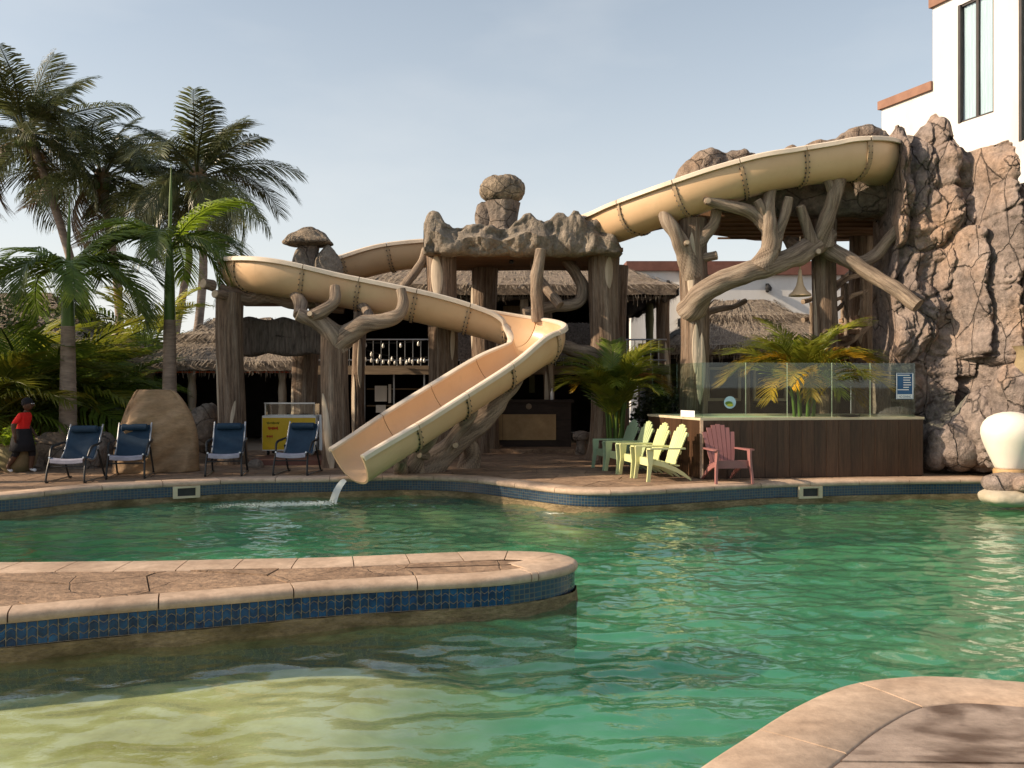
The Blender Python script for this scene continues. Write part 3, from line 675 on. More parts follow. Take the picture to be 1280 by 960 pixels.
# carved curtain beam between the trunks
V = []
for i in range(61):
    t = i / 60; x = P(303, 0, 18.6).x + (P(418, 0, 18.6).x - P(303, 0, 18.6).x) * t; row = []
    zt = H + (480 - 399 + 2 * math.sin(t * 17)) / F * 18.6; zb = H + (480 - 444 - 1.5 * math.sin(t * 13 + 1)) / F * 18.6
    for k in range(25):
        a = 2 * math.pi * k / 24; cy = math.copysign(abs(math.cos(a)) ** .35, math.cos(a)); cz = math.copysign(abs(math.sin(a)) ** .35, math.sin(a))
        dpt = .22 + .05 * abs(mn.noise(Vector((x * 9, 0, 1)))) + .04 * mn.noise(Vector((x * 16, cz, 3)))
        row.append(Vector((x, 18.6 - cy * dpt, (zt + zb) / 2 + cz * (zt - zb) / 2 + .03 * mn.noise(Vector((x * 5, a, 0))))))
    V.append(row)
m = MB().grid(V); m.add(V[0], [tuple(range(25))]); m.build('curtain_beam', 'old_thatch', lf, angle=60)
MB().box(-6.1, -3.6, 18.4, 20.2, 3.38, 3.52).build('platform', 'soffit', lf, smooth=False)
branch(lf, [(428, 438, 17.0), (415, 415, 16.85), (395, 402, 16.8), (372, 393, 16.7)], [.2, .19, .16, .14], 1)
branch(lf, [(385, 399, 16.75), (405, 388, 16.7), (418, 377, 16.75), (419, 358, 16.85)], [.13, .12, .11, .1], 2, cut=False)
branch(lf, [(420, 432, 16.95), (437, 416, 16.8), (455, 404, 16.75), (480, 401, 16.75), (499, 393, 16.75), (504, 378, 16.8), (501, 362, 16.85)], [.2, .19, .16, .14, .12, .11, .1], 3, cut=False)
branch(lf, [(462, 402, 16.85), (458, 388, 17.2), (442, 374, 17.6)], [.11, .1, .09], 4, cut=False)
branch(lf, [(374, 395, 16.75), (376, 380, 17.0), (370, 368, 17.3)], [.12, .12, .12], 5, cut=False)
knob(lf, P(389, 394, 16.6), Vector((0, -.12, .02)), .06)
# mushroom-shaped boulder with two peaks above it
def boulder(m, c, size, seed, n=40, box=.8, amp=.16, cr=.10, fs=1.6, flat=None):
    c = Vector(c); V = []
    for i in range(n + 1):
        ph = math.pi * i / n; row = []
        for j in range(2 * n):
            th = math.pi * j / n; d = Vector((math.sin(ph) * math.cos(th), math.sin(ph) * math.sin(th), math.cos(ph)))
            e = Vector([math.copysign(abs(q) ** box, q) for q in d]); e = e / max(.7, e.length ** .5)
            w = Vector((e.x * size[0], e.y * size[1], e.z * size[2])); p = w + Vector((seed * 3.7, seed * 1.3, seed))
            k = 1 + amp * fbm(p * fs, 4) - cr * crack(p * fs * .9 + Vector((.3 * fbm(p * 3, 2), 0, 0))); row.append(c + w * k)
        row.append(row[0]); V.append(row)
    m.grid(V, flip=True); return m
def mushroom(name, label, px, ytop, ycap, ybase, wpx, d, stem_px, seed, flat=False):
    c = P(px, ybase, d); root = empty(name, c, label, 'boulder'); s = d / F
    cap = MB(); hh = (ycap - ytop) * s; rw = wpx * s / 2; V = []; cz = P(px, ycap, d).z
    for i in range(41):
        t = i / 40
        if flat: r_, z = (rw * (t / .62) ** .75, hh * (1 - .78 * (t / .62) ** 1.35)) if t < .62 else (rw * (1 - ((t - .62) / .38) ** 2.2), hh * .18 * (1 - ((t - .62) / .38)) ** 1.5)
        else: r_, z = rw * math.sin(math.pi * min(1, t)) ** (.62 if t < .5 else .95) * (1 - .04 * math.cos(math.pi * t)), hh * (.5 + .5 * math.cos(math.pi * t))
        row = []
        for j in range(65):
            a = 2 * math.pi * (j % 64) / 64; v_ = Vector((r_ * math.cos(a), r_ * .85 * math.sin(a), z)); q_ = v_ * 3.2 + Vector((seed, seed * 2, 0))
            k_ = 1 + .10 * fbm(q_, 4) + .10 * mn.noise(v_ * 1.8 + Vector((seed, 0, 0))) - .05 * crack(q_ * .7); row.append(Vector((c.x, c.y, cz)) + Vector((v_.x * k_, v_.y * k_, v_.z * (.4 + .6 * k_))))
        V.append(row)
    cap.grid(V, flip=False); cap.build('cap', 'cap_rock', root, angle=70)
    st_ = MB(); zt = P(px, ycap - 3, d).z; zb = c.z; V = []
    for i in range(15):
        z = zb + (zt - zb) * i / 14; row = []
        for j in range(33):
            a = 2 * math.pi * j / 32; r_ = stem_px * s / 2 * (1.12 - .18 * math.sin(i / 14 * math.pi)) * (1 + .16 * mn.noise(Vector((math.cos(a) * 3, math.sin(a) * 3, z * .6 + seed))) + .08 * mn.noise(Vector((math.cos(a) * 7, math.sin(a) * 7, z * 2))))
            row.append(Vector((c.x + r_ * math.cos(a), c.y + r_ * math.sin(a), z)))
        V.append(row)
    st_.grid(V, flip=True); st_.build('stem', 'rock', root, angle=60); return root
mr1 = mushroom('mushroom_rock', 'flat mushroom-capped rock on the trunk frame between two pointed stones', 386, 283, 309, 352, 64, 19.0, 23, 3, True)
for px, yt, w, sd in ((376, 315, 24, 1), (410, 310, 30, 2)):
    c = P(px, 350, 18.9); m = MB(); boulder(m, c + Vector((0, 0, .1)), (w / F * 19 * .62, .3, (352 - yt) / F * 19 - .06), sd, 26, 1.15, .16, .05, 2.0); tag(m.build('pointed_stone', 'gateway_rock', None, angle=70), ['small pointed stone left of the flat mushroom rock stem', 'taller rounded stone right of the flat mushroom rock stem'][sd - 1], 'stone')

# gateway in the middle: four trunks, a slab and a jagged rock parapet
gw = empty('rock_gateway', G(655, 578), 'grey rock gateway with a jagged parapet carried on four tree trunk pillars', 'gateway')
pillar(gw, P(553, 480, 18.8).x, 18.8, 0, 4.36, .315, 5, [(255, 3.85, .95, .30, 0), (310, 2.5, .8, .12, 5)])
pillar(gw, P(756, 480, 18.8).x, 18.8, 0, 4.36, .32, 6, [(285, 3.95, .7, .2, 0), (305, 1.85, 1.3, .22, 8)], flare=.35)
pillar(gw, P(606, 480, 20.6).x, 20.6, 0, 4.36, .29, 7, [(205, 3.2, 1.6, .16, 0)]); pillar(gw, 2.4, 20.6, 0, 4.36, .29, 8)
m = MB(); V = []
for i in range(13):
    x = -1.78 + 4.08 * i / 12; V.append([Vector((x, y, 4.30 + .03 * mn.noise(Vector((x, y * 2, 0))))) for y in np.linspace(18.2, 20.95, 9)])
m.grid(V, flip=True); m.box(-1.78, 2.3, 18.2, 20.95, 4.34, 4.42); m.build('soffit_slab', 'soffit', gw, angle=40)
def ridge(parent, name, mat, xs_, top, bot, y, th, seed, nv=26, amp=.06, scale=1.5, cr=.05):
    V = []; n = len(xs_)
    for i, x in enumerate(xs_):
        zt = top(x); zb = bot(x); row = []; e = min(1, min(i, n - 1 - i) / 5.0); e = math.sqrt(max(.02, 1 - (1 - e) ** 2)); yy = y(x)
        for k in range(nv + 1):
            a = 2 * math.pi * k / nv; ca = math.copysign(abs(math.cos(a)) ** .55, math.cos(a)); sa = math.copysign(abs(math.sin(a)) ** .55, math.sin(a))
            taper = .62 if sa > .3 else 1.0
            v_ = Vector((x, yy - ca * th * e * taper, (zt + zb) / 2 + sa * (zt - zb) / 2 * (.9 + .1 * e))); q_ = v_ * scale + Vector((seed, 0, 0))
            dd = amp * fbm(q_, 5) - cr * crack(q_ * .8 + Vector((0, 0, .4 * fbm(q_, 2)))); dirv = Vector((0, -ca, .35 * sa)); row.append(v_ + dirv * dd)
        row[-1] = row[0]; V.append(row)
    m = MB().grid(V); m.add(V[0], [tuple(range(nv))]); m.add(V[-1], [tuple(range(nv - 1, -1, -1))]); return m.build(name, mat, parent, angle=75)
gtop = [(529, 275), (533, 266), (541, 262), (547, 265), (556, 278), (566, 285), (578, 284), (585, 279), (600, 277), (620, 285), (635, 285), (648, 275), (656, 266), (664, 267), (672, 276), (680, 278), (688, 274), (697, 266), (704, 266), (710, 271), (717, 263), (723, 262), (729, 271), (734, 276), (745, 272), (755, 281), (768, 293), (777, 306)]
gx = [P(p[0], 0, 18.2).x for p in gtop]; gz = [P(0, p[1], 18.2).z for p in gtop]
ridge(gw, 'parapet', 'gateway_rock', list(np.linspace(gx[0], gx[-1], 130)), lambda x: float(np.interp(x, gx, gz)) + .02 * mn.noise(Vector((x * 9, 0, 0))), lambda x: 4.27 + .02 * mn.noise(Vector((x * 4, 3, 0))), lambda x: 18.3, .3, 2, 40, .15, 2.6, .05)
ridge(gw, 'rear_parapet', 'gateway_rock', list(np.linspace(gx[0] + .2, gx[-1] - .1, 60)), lambda x: 4.6 + .1 * mn.noise(Vector((x * 2, 0, 5))), lambda x: 4.3, lambda x: 20.85, .12, 5, 22, .1, 1.4)
mr2 = mushroom('mushroom_rock', 'plump round boulder balanced on a fluted rock stem above the gateway', 628, 220, 256, 300, 60, 18.9, 38, 7)
m = MB(); boulder(m, P(606, 275, 19.0), (.21, .25, .42), 4, 26, .7, .2, .08, 2.4); tag(m.build('side_stone', 'rock', None, angle=70), 'blocky stone on the gateway left of the fluted stem', 'stone')
branch(gw, [(672, 402, 18.1), (671, 370, 18.0), (671, 345, 17.95), (676, 312, 17.95)], [.12, .13, .12, .11], 6)
branch(gw, [(655, 392, 18.6), (690, 384, 18.7), (722, 378, 18.8), (729, 360, 18.9), (720, 342, 19.1), (708, 325, 19.4)], [.12, .13, .12, .13, .12, .13], 7, cut=False)
branch(gw, [(700, 382, 18.1), (686, 365, 18.3), (672, 345, 18.7), (668, 322, 19.0)], [.1, .1, .1, .1], 8, cut=False)
branch(gw, [(503, 360, 18.7), (515, 345, 18.7), (527, 328, 18.75), (533, 312, 18.8)], [.09, .1, .1, .1], 9, cut=False)
branch(gw, [(592, 388, 18.3), (612, 398, 18.5), (640, 425, 18.8)], [.16, .14, .13], 10); knob(gw, P(541, 397, 18.45), Vector((-.05, -.14, 0)), .075); knob(gw, P(585, 396, 18.3), Vector((.05, -.2, 0)), .1)
branch(gw, [(680, 425, 17.8), (715, 437, 18.2), (742, 445, 18.5), (762, 470, 18.6)], [.11, .14, .15, .17], 11, cut=False)
MB().lathe([(.03, 0), (.06, -.03), (.05, -.07), (.0, -.08)], 12, (P(645, 0, 19.2).x - .1, 19.2, 4.3)).build('spot_lamp', 'black_metal', gw)

# leaning trunk that carries the straight run
lt = empty('leaning_trunk', G(535, 592), 'leaning carved trunk with knots under the straight lower run of the slide', 'slide support')
branch(lt, [(522, 600, 16.1), (548, 574, 16.15), (580, 545, 16.3), (612, 515, 16.5), (640, 480, 16.7), (655, 452, 16.9)], [.30, .24, .21, .19, .15, .11], 12, name='trunk', cut=False)
branch(lt, [(520, 598, 15.95), (519, 582, 15.8), (526, 564, 15.7), (538, 550, 15.5), (543, 537, 15.35)], [.2, .15, .12, .10, .09], 13, cut=False)
branch(lt, [(556, 568, 16.1), (572, 540, 16.1), (588, 520, 16.0), (594, 505, 15.9)], [.13, .12, .10, .09], 14, cut=False)
branch(lt, [(507, 597, 15.95), (501, 590, 15.75), (501, 582, 15.4), (503, 574, 15.2)], [.2, .14, .1, .09], 15, cut=False)
branch(lt, [(585, 588, 16.9), (588, 565, 16.7), (580, 545, 16.4)], [.24, .17, .12], 16, cut=False); knob(lt, P(534, 570, 15.75), Vector((-.12, -.16, .03)), .07); knob(lt, P(570, 556, 16.0), Vector((0, -.16, 0)), .06)
# ------------------------------------------------------------------ slide tower on the right
tw = empty('slide_tower', G(867, 575), 'rocky slide tower platform raised on carved tree trunks', 'tower')
pillar(tw, P(867, 480, 17.4).x, 17.4, 0, 4.85, .28, 11, [(262, 2.3, 1.0, .16, 0), (250, 3.9, 1.3, .2, 12), (285, 1.9, 1.4, .22, 0)])
pillar(tw, P(1031, 480, 17.7).x, 17.7, 0, 4.9, .235, 12, [(200, 2.6, 2.2, .1, 0)])
pillar(tw, P(1078, 480, 20.3).x, 20.3, 0, 5.1, .27, 13, [(240, 2.9, .8, .15, 0)])
# soffit as four stepped boards, rounded plan
plan = [(3.6, 18.1), (4.2, 17.95), (5.6, 17.9), (7.2, 17.9), (8.6, 17.95), (8.7, 21.0), (7.2, 21.2), (5.8, 21.0), (4.6, 20.2), (3.7, 18.8)]
MB().prism([Vector(p) for p in plan], 5.02, 5.3).build('platform_slab', 'soffit', tw, smooth=False)
for k in range(6): MB().box(4.3 + .1 * k, 8.5, 18.0 + .5 * k, 18.06 + .5 * k, 4.98, 5.021).build('soffit_rib', 'soffit', tw, smooth=False)
tt = [(845, 226), (849, 212), (858, 200), (872, 193), (886, 188), (898, 193), (912, 193), (925, 191), (940, 199), (960, 198), (975, 188), (985, 185), (995, 192), (1008, 181), (1020, 178), (1038, 177), (1046, 171), (1060, 164), (1080, 163), (1098, 168), (1106, 176), (1120, 172), (1140, 175)]
tx = [P(p[0], 0, 18.2).x for p in tt]; tz = [P(0, p[1], 18.2).z for p in tt]
ridge(tw, 'rock_parapet', 'rock', list(np.linspace(tx[0], tx[-1], 120)), lambda x: float(np.interp(x, tx, tz)) + .03 * mn.noise(Vector((x * 7, 0, 0))), lambda x: 4.98 + .5 * math.exp(-max(0, x - 3.4) * 1.6), lambda x: 18.0 + .5 * math.exp(-max(0, x - 3.4) * 3), .5, 9, 40, .16, 1.4, .07)
ridge(tw, 'rear_parapet', 'rock', list(np.linspace(4.2, 8.6, 60)), lambda x: 6.1 + .3 * mn.noise(Vector((x, 0, 5))), lambda x: 5.2, lambda x: 20.9, .3, 15, 22, .12, 1.4)
B = lambda pts, r, s, cut=False: branch(tw, pts, r, s, cut=cut)
B([(862, 392, 17.3), (870, 378, 17.1), (885, 361, 16.95), (915, 347, 16.85), (955, 335, 16.85), (990, 322, 16.95), (1018, 306, 17.1), (1034, 292, 17.3)], [.26, .24, .21, .2, .2, .2, .21, .2], 21)
B([(950, 336, 16.85), (963, 312, 16.8), (962, 285, 16.75), (960, 258, 16.75), (963, 236, 16.8), (965, 220, 16.85)], [.24, .17, .15, .13, .12, .11], 22)
B([(958, 285, 16.8), (946, 270, 16.8), (925, 260, 16.75), (902, 255, 16.75), (886, 250, 16.75), (876, 240, 16.75), (872, 228, 16.8)], [.13, .13, .12, .11, .11, .10, .09], 23)
B([(965, 312, 16.8), (973, 290, 16.8), (981, 268, 16.75), (986, 247, 16.7)], [.14, .1, .09, .09], 24, True)
B([(960, 275, 16.8), (953, 262, 16.7), (947, 251, 16.7)], [.1, .09, .085], 25, True)
B([(1030, 305, 17.1), (1030, 285, 16.95), (1038, 262, 16.85), (1044, 240, 16.8), (1048, 217, 16.85)], [.19, .15, .14, .15, .2], 26)
B([(1042, 240, 16.8), (1036, 228, 16.75), (1032, 221, 16.75)], [.1, .09, .09], 27); B([(1016, 304, 17.0), (1008, 282, 16.95), (1000, 258, 16.85)], [.12, .1, .085], 28, True)
B([(1036, 312, 17.2), (1060, 325, 17.0), (1090, 343, 16.8), (1120, 362, 16.5), (1148, 382, 16.2)], [.17, .15, .14, .14, .13], 29)
B([(1050, 322, 17.1), (1075, 327, 17.1), (1095, 318, 17.1), (1110, 300, 17.0), (1128, 284, 16.9)], [.13, .12, .12, .12, .13], 30)
B([(1012, 318, 17.2), (1000, 308, 17.4), (990, 302, 17.8)], [.11, .11, .11], 31); B([(1010, 312, 17.2), (1000, 325, 17.7), (985, 300, 18.4)], [.1, .1, .1], 32)
B([(866, 345, 17.3), (856, 315, 17.15), (845, 292, 17.05), (834, 276, 17.1), (829, 264, 17.2)], [.24, .17, .15, .13, .11], 33)
B([(866, 315, 17.3), (880, 295, 17.2), (892, 280, 17.1), (896, 264, 17.1)], [.18, .13, .11, .1], 34); B([(872, 322, 17.3), (886, 321, 17.15), (896, 319, 17.1)], [.09, .09, .09], 35, True)
B([(878, 392, 19.0), (900, 386, 19.2), (915, 384, 19.4), (932, 376, 19.6)], [.08, .07, .06, .05], 36)
knob(tw, P(1021, 315, 16.95), Vector((0, -.1, 0)), .06); knob(tw, P(884, 252, 16.65), Vector((0, -.1, 0)), .06); knob(tw, P(858, 304, 16.95), Vector((0, -.1, 0)), .05)
# horn-shaped lamp on a rod under the platform
lp = empty('horn_lamp', P(1000, 330, 17.0), 'tan horn-shaped pendant lamp hanging under the tower branches', 'lamp')
c = P(1000, 370, 17.0)
MB().lathe([(.215, 0), (.21, .03), (.13, .10), (.075, .2), (.045, .34), (.03, .5), (.02, .51)], 28, c).build('lamp_shade', 'lamp_shade', lp)
MB().tube([c + Vector((0, 0, .5)), c + Vector((0, 0, 1.15))], .014, 8).build('rod', 'lamp_shade', lp)
# staircase behind the tower
stc = empty('log_staircase', G(1078, 570), 'rustic staircase with log handrails climbing behind the tower', 'staircase')
a0, b0 = P(1035, 430, 19.2), P(1112, 362, 21.0)
for k in range(9):
    p = a0.lerp(b0, k / 8); MB().box(p.x - .12, p.x + .3, p.y - .1, p.y + 1.0, p.z - .1, p.z).build('step', 'flagstone', stc, smooth=False)
for dy in (-.12, 1.05): log(stc, a0 + Vector((-.3, dy, -.35)), b0 + Vector((.3, dy, -.25)), .13, 5 + dy, 'stringer', 'branch_bark')
for dy in (-.12, 1.05):
    for k in range(5):
        p = a0.lerp(b0, k / 4) + Vector((0, dy, 0)); log(stc, p + Vector((0, 0, -.2)), p + Vector((0, 0, 1.05)), .05, k, 'rail_post', 'branch_bark', .08)
    log(stc, a0 + Vector((-.2, dy, .55)), b0 + Vector((.2, dy, .55)), .05, 8, 'handrail', 'branch_bark', .1); log(stc, a0 + Vector((-.2, dy, 1.0)), b0 + Vector((.2, dy, 1.0)), .055, 9, 'handrail', 'branch_bark', .1)

# ------------------------------------------------------------------ artificial cliff on the right
wt = [(1096, 200), (1100, 185), (1107, 168), (1114, 159), (1128, 163), (1140, 178), (1150, 160), (1158, 154), (1164, 150), (1168, 142), (1174, 138), (1180, 147), (1186, 160), (1192, 167), (1198, 172), (1205, 180), (1212, 186), (1220, 192), (1230, 187), (1240, 184), (1250, 190), (1258, 204), (1264, 225), (1270, 236), (1280, 233), (1300, 225), (1330, 240), (1400, 250)]
cliff = empty('rock_cliff', G(1180, 585), 'tall brown artificial cliff with bulging cracked rock columns', 'rock wall')
def wall_y(px): return 16.9 - .010 * max(0, px - 1150) - .6 * sstep(1230, 1330, px)
bul = [(1203, 300, 440, 15, .75), (1237, 195, 445, 24, .75), (1180, 160, 290, 16, .32), (1152, 160, 300, 15, .3), (1116, 162, 300, 16, .35), (1282, 300, 395, 20, .9), (1148, 300, 420, 22, .25), (1130, 420, 560, 28, .15), (1255, 440, 560, 24, .55), (1170, 260, 320, 14, .25), (1222, 330, 400, 12, .35), (1186, 310, 370, 9, .3)]
V = []
NX, NV = 250, 230
for i in range(NX + 1):
    px = 1094 + (1400 - 1094) * i / NX; row = []; ytop = float(np.interp(px, [p[0] for p in wt], [p[1] for p in wt])) + 3 * mn.noise(Vector((px * .12, 0, 0))); y0 = wall_y(px)
    edge_in = sstep(1094, 1122, px); xb = (px - 640) / F * y0 + 0.0
    zt = H + (480 - ytop) / F * y0
    for j in range(NV + 1):
        t = j / NV; z = -.1 + (zt + .1) * t; py = 480 - (z - H) / y0 * F; off = 0
        for bx_, ya, yb, rx, dp in bul:
            u = (px - bx_) / rx; vv = 0 if ya <= py <= yb else (min(abs(py - ya), abs(py - yb)) / (rx * (1.0 if py < ya else .55))); q_ = 1 - u * u - vv * vv
            if q_ > 0: off = max(off, dp * math.sqrt(q_))
        if 1195 < px < 1222 and 448 < py < 545: off -= .35 * sstep(1195, 1199, px) * sstep(1222, 1217, px)
        if 1197 < px < 1216 and 446 < py < 470: off += .3
        w = Vector((xb * 1.0, 0, z)); wv = w + Vector((.35 * mn.noise(w * 1.1), .3, .35 * mn.noise(w * 1.1 + Vector((5, 0, 0)))))
        blocks = crack(Vector((wv.x * 1.25, 3.3, wv.z * .95))); fine = crack(Vector((wv.x * 2.8, 7.1, wv.z * 2.2)) + Vector((.3 * mn.noise(w * 4), 0, 0)))
        d0, pp = mn.voronoi(Vector((wv.x * 1.25, 3.3, wv.z * .95)))
        off += .22 * fbm(w * .9 + Vector((0, 4, 0)), 4) + .05 * (1 - min(1, d0[0] * 1.3)) - .13 * max(0, blocks * 1.6 - .6) - .07 * max(0, fine * 1.7 - .7) + .07 * fbm(w * 3.5, 5) + .11 * (1 - 2 * abs(mn.noise(Vector((wv.x * 2.6, 1, wv.z * .55))))) + .05 * (1 - 2 * abs(mn.noise(Vector((wv.x * 6, 4, wv.z * 1.3)))))
        off -= .9 * max(0, t - .93) ** 1.2 * 8 * .12
        tp = sstep(.9, 1.0, t); y = y0 - off + .25 * tp; lx = (1 - edge_in) ; y += 1.2 * lx * lx; sk = 1 + 1.2 * lx * lx / y0
        row.append(Vector((xb * sk + .12 * mn.noise(w * 1.3 + Vector((9, 0, 0))) * (1 - tp * .5), y, z)))
    # carry the surface over the top to the back so that the cliff has body
    e = row[-1]; g_ = e.x / e.y; row.append(Vector((e.x + .4 * g_, e.y + .4, e.z + .03))); row.append(Vector((e.x + 1.0 * g_, e.y + 1.0, e.z - .5))); row.append(Vector((e.x + 1.3 * g_, e.y + 1.3, -.1)))
    V.append(row)
m = MB().grid(V); m.add(V[0], [tuple(range(len(V[0])))]); m.build('cliff_face', 'rock_wall', cliff, angle=0)
for k, (px, py, d, sx_, sy_, sz, sd) in enumerate(((1205, 552, 15.7, .62, .55, .52, 1), (1168, 562, 15.75, .2, .35, .42, 2), (1240, 538, 15.4, .55, .6, .75, 3), (1290, 520, 14.9, .7, .6, .95, 5))):
    m = MB(); c = P(px, py, d); boulder(m, c, (sx_, sy_, sz), sd + 10, 40, .62, .17, .10, 1.5); m.build('boulder', 'rock_wall', cliff, angle=75)
# amphora on the cliff, white jar and the stones under it
am = empty('clay_amphora', P(1282, 482, 14.9), 'weathered clay amphora tucked into the cliff above the white jar', 'jar')
c = P(1284, 482, 14.7); MB().lathe([(.10, -.22), (.12, -.08), (.19, .03), (.23, .14), (.21, .30), (.165, .46), (.16, .56), (.21, .64), (.225, .66), (.19, .65), (.14, .56)], 28, c, cap=False).build('vessel', 'clay', am)
c = P(1263, 588, 13.9); jar = empty('white_jar', c, 'large glossy white teardrop jar standing on rocks at the pool edge', 'jar')
MB().lathe([(.0, .02), (.21, .025), (.23, .06), (.27, .15), (.34, .31), (.40, .47), (.425, .58), (.42, .67), (.385, .76), (.32, .835), (.22, .89), (.11, .92), (0, .93)], 36, c, cap=False).build('vessel', 'white_plastic', jar, angle=60)
MB().lathe([(.24, -.1), (.25, .0), (.235, .028), (0, .03)], 28, c).build('foot', 'tan_panel', jar)
def stone(px, py, d, s, seed, label, mat='rock_wall'):
    m = MB(); boulder(m, P(px, py, d), s, seed, 26, .7, .16, .06, 1.7); return tag(m.build('poolside_stone', mat, None, angle=75), label, 'stone')
stone(1268, 604, 13.75, (.52, .4, .17), 31, 'brown flat rock under the white jar'); stone(1290, 606, 13.4, (.35, .3, .15), 34, 'pale brown rock right of the white jar base')
nmat('limestone', (.34, .29, .21), (.46, .41, .32), 4, .85, 20, .5)
stone(1268, 622, 13.55, (.48, .35, .15), 33, 'cream limestone block at the waterline under the white jar', 'limestone')

# ------------------------------------------------------------------ white buildings behind
def wallpt(t): return Vector((10.52 + .37 * t, 22 - .93 * t, 0))
wb = empty('white_hotel', wallpt(0), 'tall white rendered building with brown parapet and curtained window above the cliff', 'building')
nrm = Vector((-.93, -.37, 0)); ang = math.atan2(-.93, .37)
def wbox(parent, name, mat, t0, t1, z0, z1, o0, o1):      # o = outwards from the wall plane
    m = MB(); vs = [wallpt(t) + nrm * o + Vector((0, 0, z)) for z in (z0, z1) for o in (o0, o1) for t in (t0, t1)]
    m.add(vs, [(0, 1, 3, 2), (4, 6, 7, 5), (0, 4, 5, 1), (2, 3, 7, 6), (0, 2, 6, 4), (1, 5, 7, 3)]); o = m.build(name, mat, parent, smooth=False)
    bm = bmesh.new(); bm.from_mesh(o.data); bmesh.ops.recalc_face_normals(bm, faces=bm.faces); bm.to_mesh(o.data); bm.free(); return o
def tpx(px): k = (px - 640) / F; return (k * 22 - 10.52) / (.37 + .93 * k)
wins = [(tpx(1198), tpx(1242), 7.9, 10.75), (tpx(1274), tpx(1312), 7.05, 10.75), (tpx(1274), tpx(1312), 3.0, 6.1)]
wbox(wb, 'wall', 'white_wall', 0, 12, -.1, 11.0, -6, -.12)
cuts = sorted({0, 12} | {w[0] for w in wins} | {w[1] for w in wins})
for a, b in zip(cuts, cuts[1:]):
    hs_ = sorted([(w[2], w[3]) for w in wins if w[0] <= a + 1e-6 and w[1] >= b - 1e-6]); z = -.1
    for lo, hi in hs_ + [(11.0, 11.0)]:
        if lo - z > .01: wbox(wb, 'wall_panel', 'white_wall', a, b, z, lo, -.12, 0)
        z = hi
wbox(wb, 'wing_wall', 'white_wall', -1.68, -.001, -.1, 8.95, -6, -.004); wbox(wb, 'wing_parapet', 'brown_cap', -1.76, .0, 8.95, 9.17, -6.1, .07); wbox(wb, 'parapet', 'brown_cap', -.06, 12, 11.0, 11.25, -6.1, .08)
for t0, t1, z0, z1 in wins:
    w = wbox(wb, 'window', 'bronze_frame', t0, t0 + .07, z0, z1, -.11, .02)
    for n_, a in (('frame', (t1 - .05, t1, z0, z1, -.11, -.03)), ('frame', (t0 + .07, t1 - .05, z0, z0 + .05, -.11, -.03)), ('frame', (t0 + .07, t1 - .05, z1 - .05, z1, -.11, -.03)), ('mullion', ((t0 + t1) / 2 - .02, (t0 + t1) / 2 + .05, z0 + .05, z1 - .05, -.10, -.035))): wbox(w, n_, 'bronze_frame', *a)
    wbox(w, 'pane', 'window_glass', t0 + .07, t1 - .05, z0 + .05, z1 - .05, -.075, -.07)
    m = MB(); V = []
    for k in range(60):
        t = t0 + .06 + (t1 - t0 - .1) * k / 59; V.append([wallpt(t) + nrm * (-.10 + .012 * math.sin(k * 1.1 + z_)) + Vector((0, 0, z_)) for z_ in (z0 + .04, (z0 + z1) / 2, z1 - .04)])
    m.grid(V); m.build('curtain', 'curtain', w, angle=0)
wbox(wb, 'stair_window', 'window_glass', -1.45, -1.1, 5.6, 6.4, 0.0, .012)
lb = empty('low_white_building', (9, 37, 0), 'low white building with a maroon parapet behind the thatched huts', 'building')
MB().box(5.0, 30, 37, 46, -.1, 6.35).build('wall', 'white_wall', lb, smooth=False); MB().box(4.8, 30.1, 36.85, 46.1, 6.35, 6.75).build('parapet', 'maroon', lb, smooth=False)
MB().box(7.2, 30, 36.4, 36.99, -.1, 6.1).build('front_wall', 'white_wall', lb, smooth=False); MB().box(7.0, 30.1, 36.2, 36.84, 6.1, 6.5).build('parapet', 'maroon', lb, smooth=False)
for x0, x1, z0, z1 in ((5.3, 5.9, .0, 3.3), (6.15, 6.9, 0, 3.2)): MB().box(x0, x1, 36.93, 37.02, z0, z1).build('door', 'dark_wood', lb, smooth=False)
MB().box(7.9, 8.5, 36.33, 36.42, 0, 3.5).build('door', 'dark_wood', lb, smooth=False)
for x_, yy, z_ in ((10.55, 36.3, 5.55), (6.55, 36.9, 5.75)):
    m = MB(); m.box(x_ - .06, x_ + .06, yy, yy + .1, z_ - .15, z_ + .2); m.lathe([(.12, -.12), (.14, .0), (.05, .14)], 12, (x_, yy - .12, z_)); m.build('wall_lamp', 'black_metal', lb)
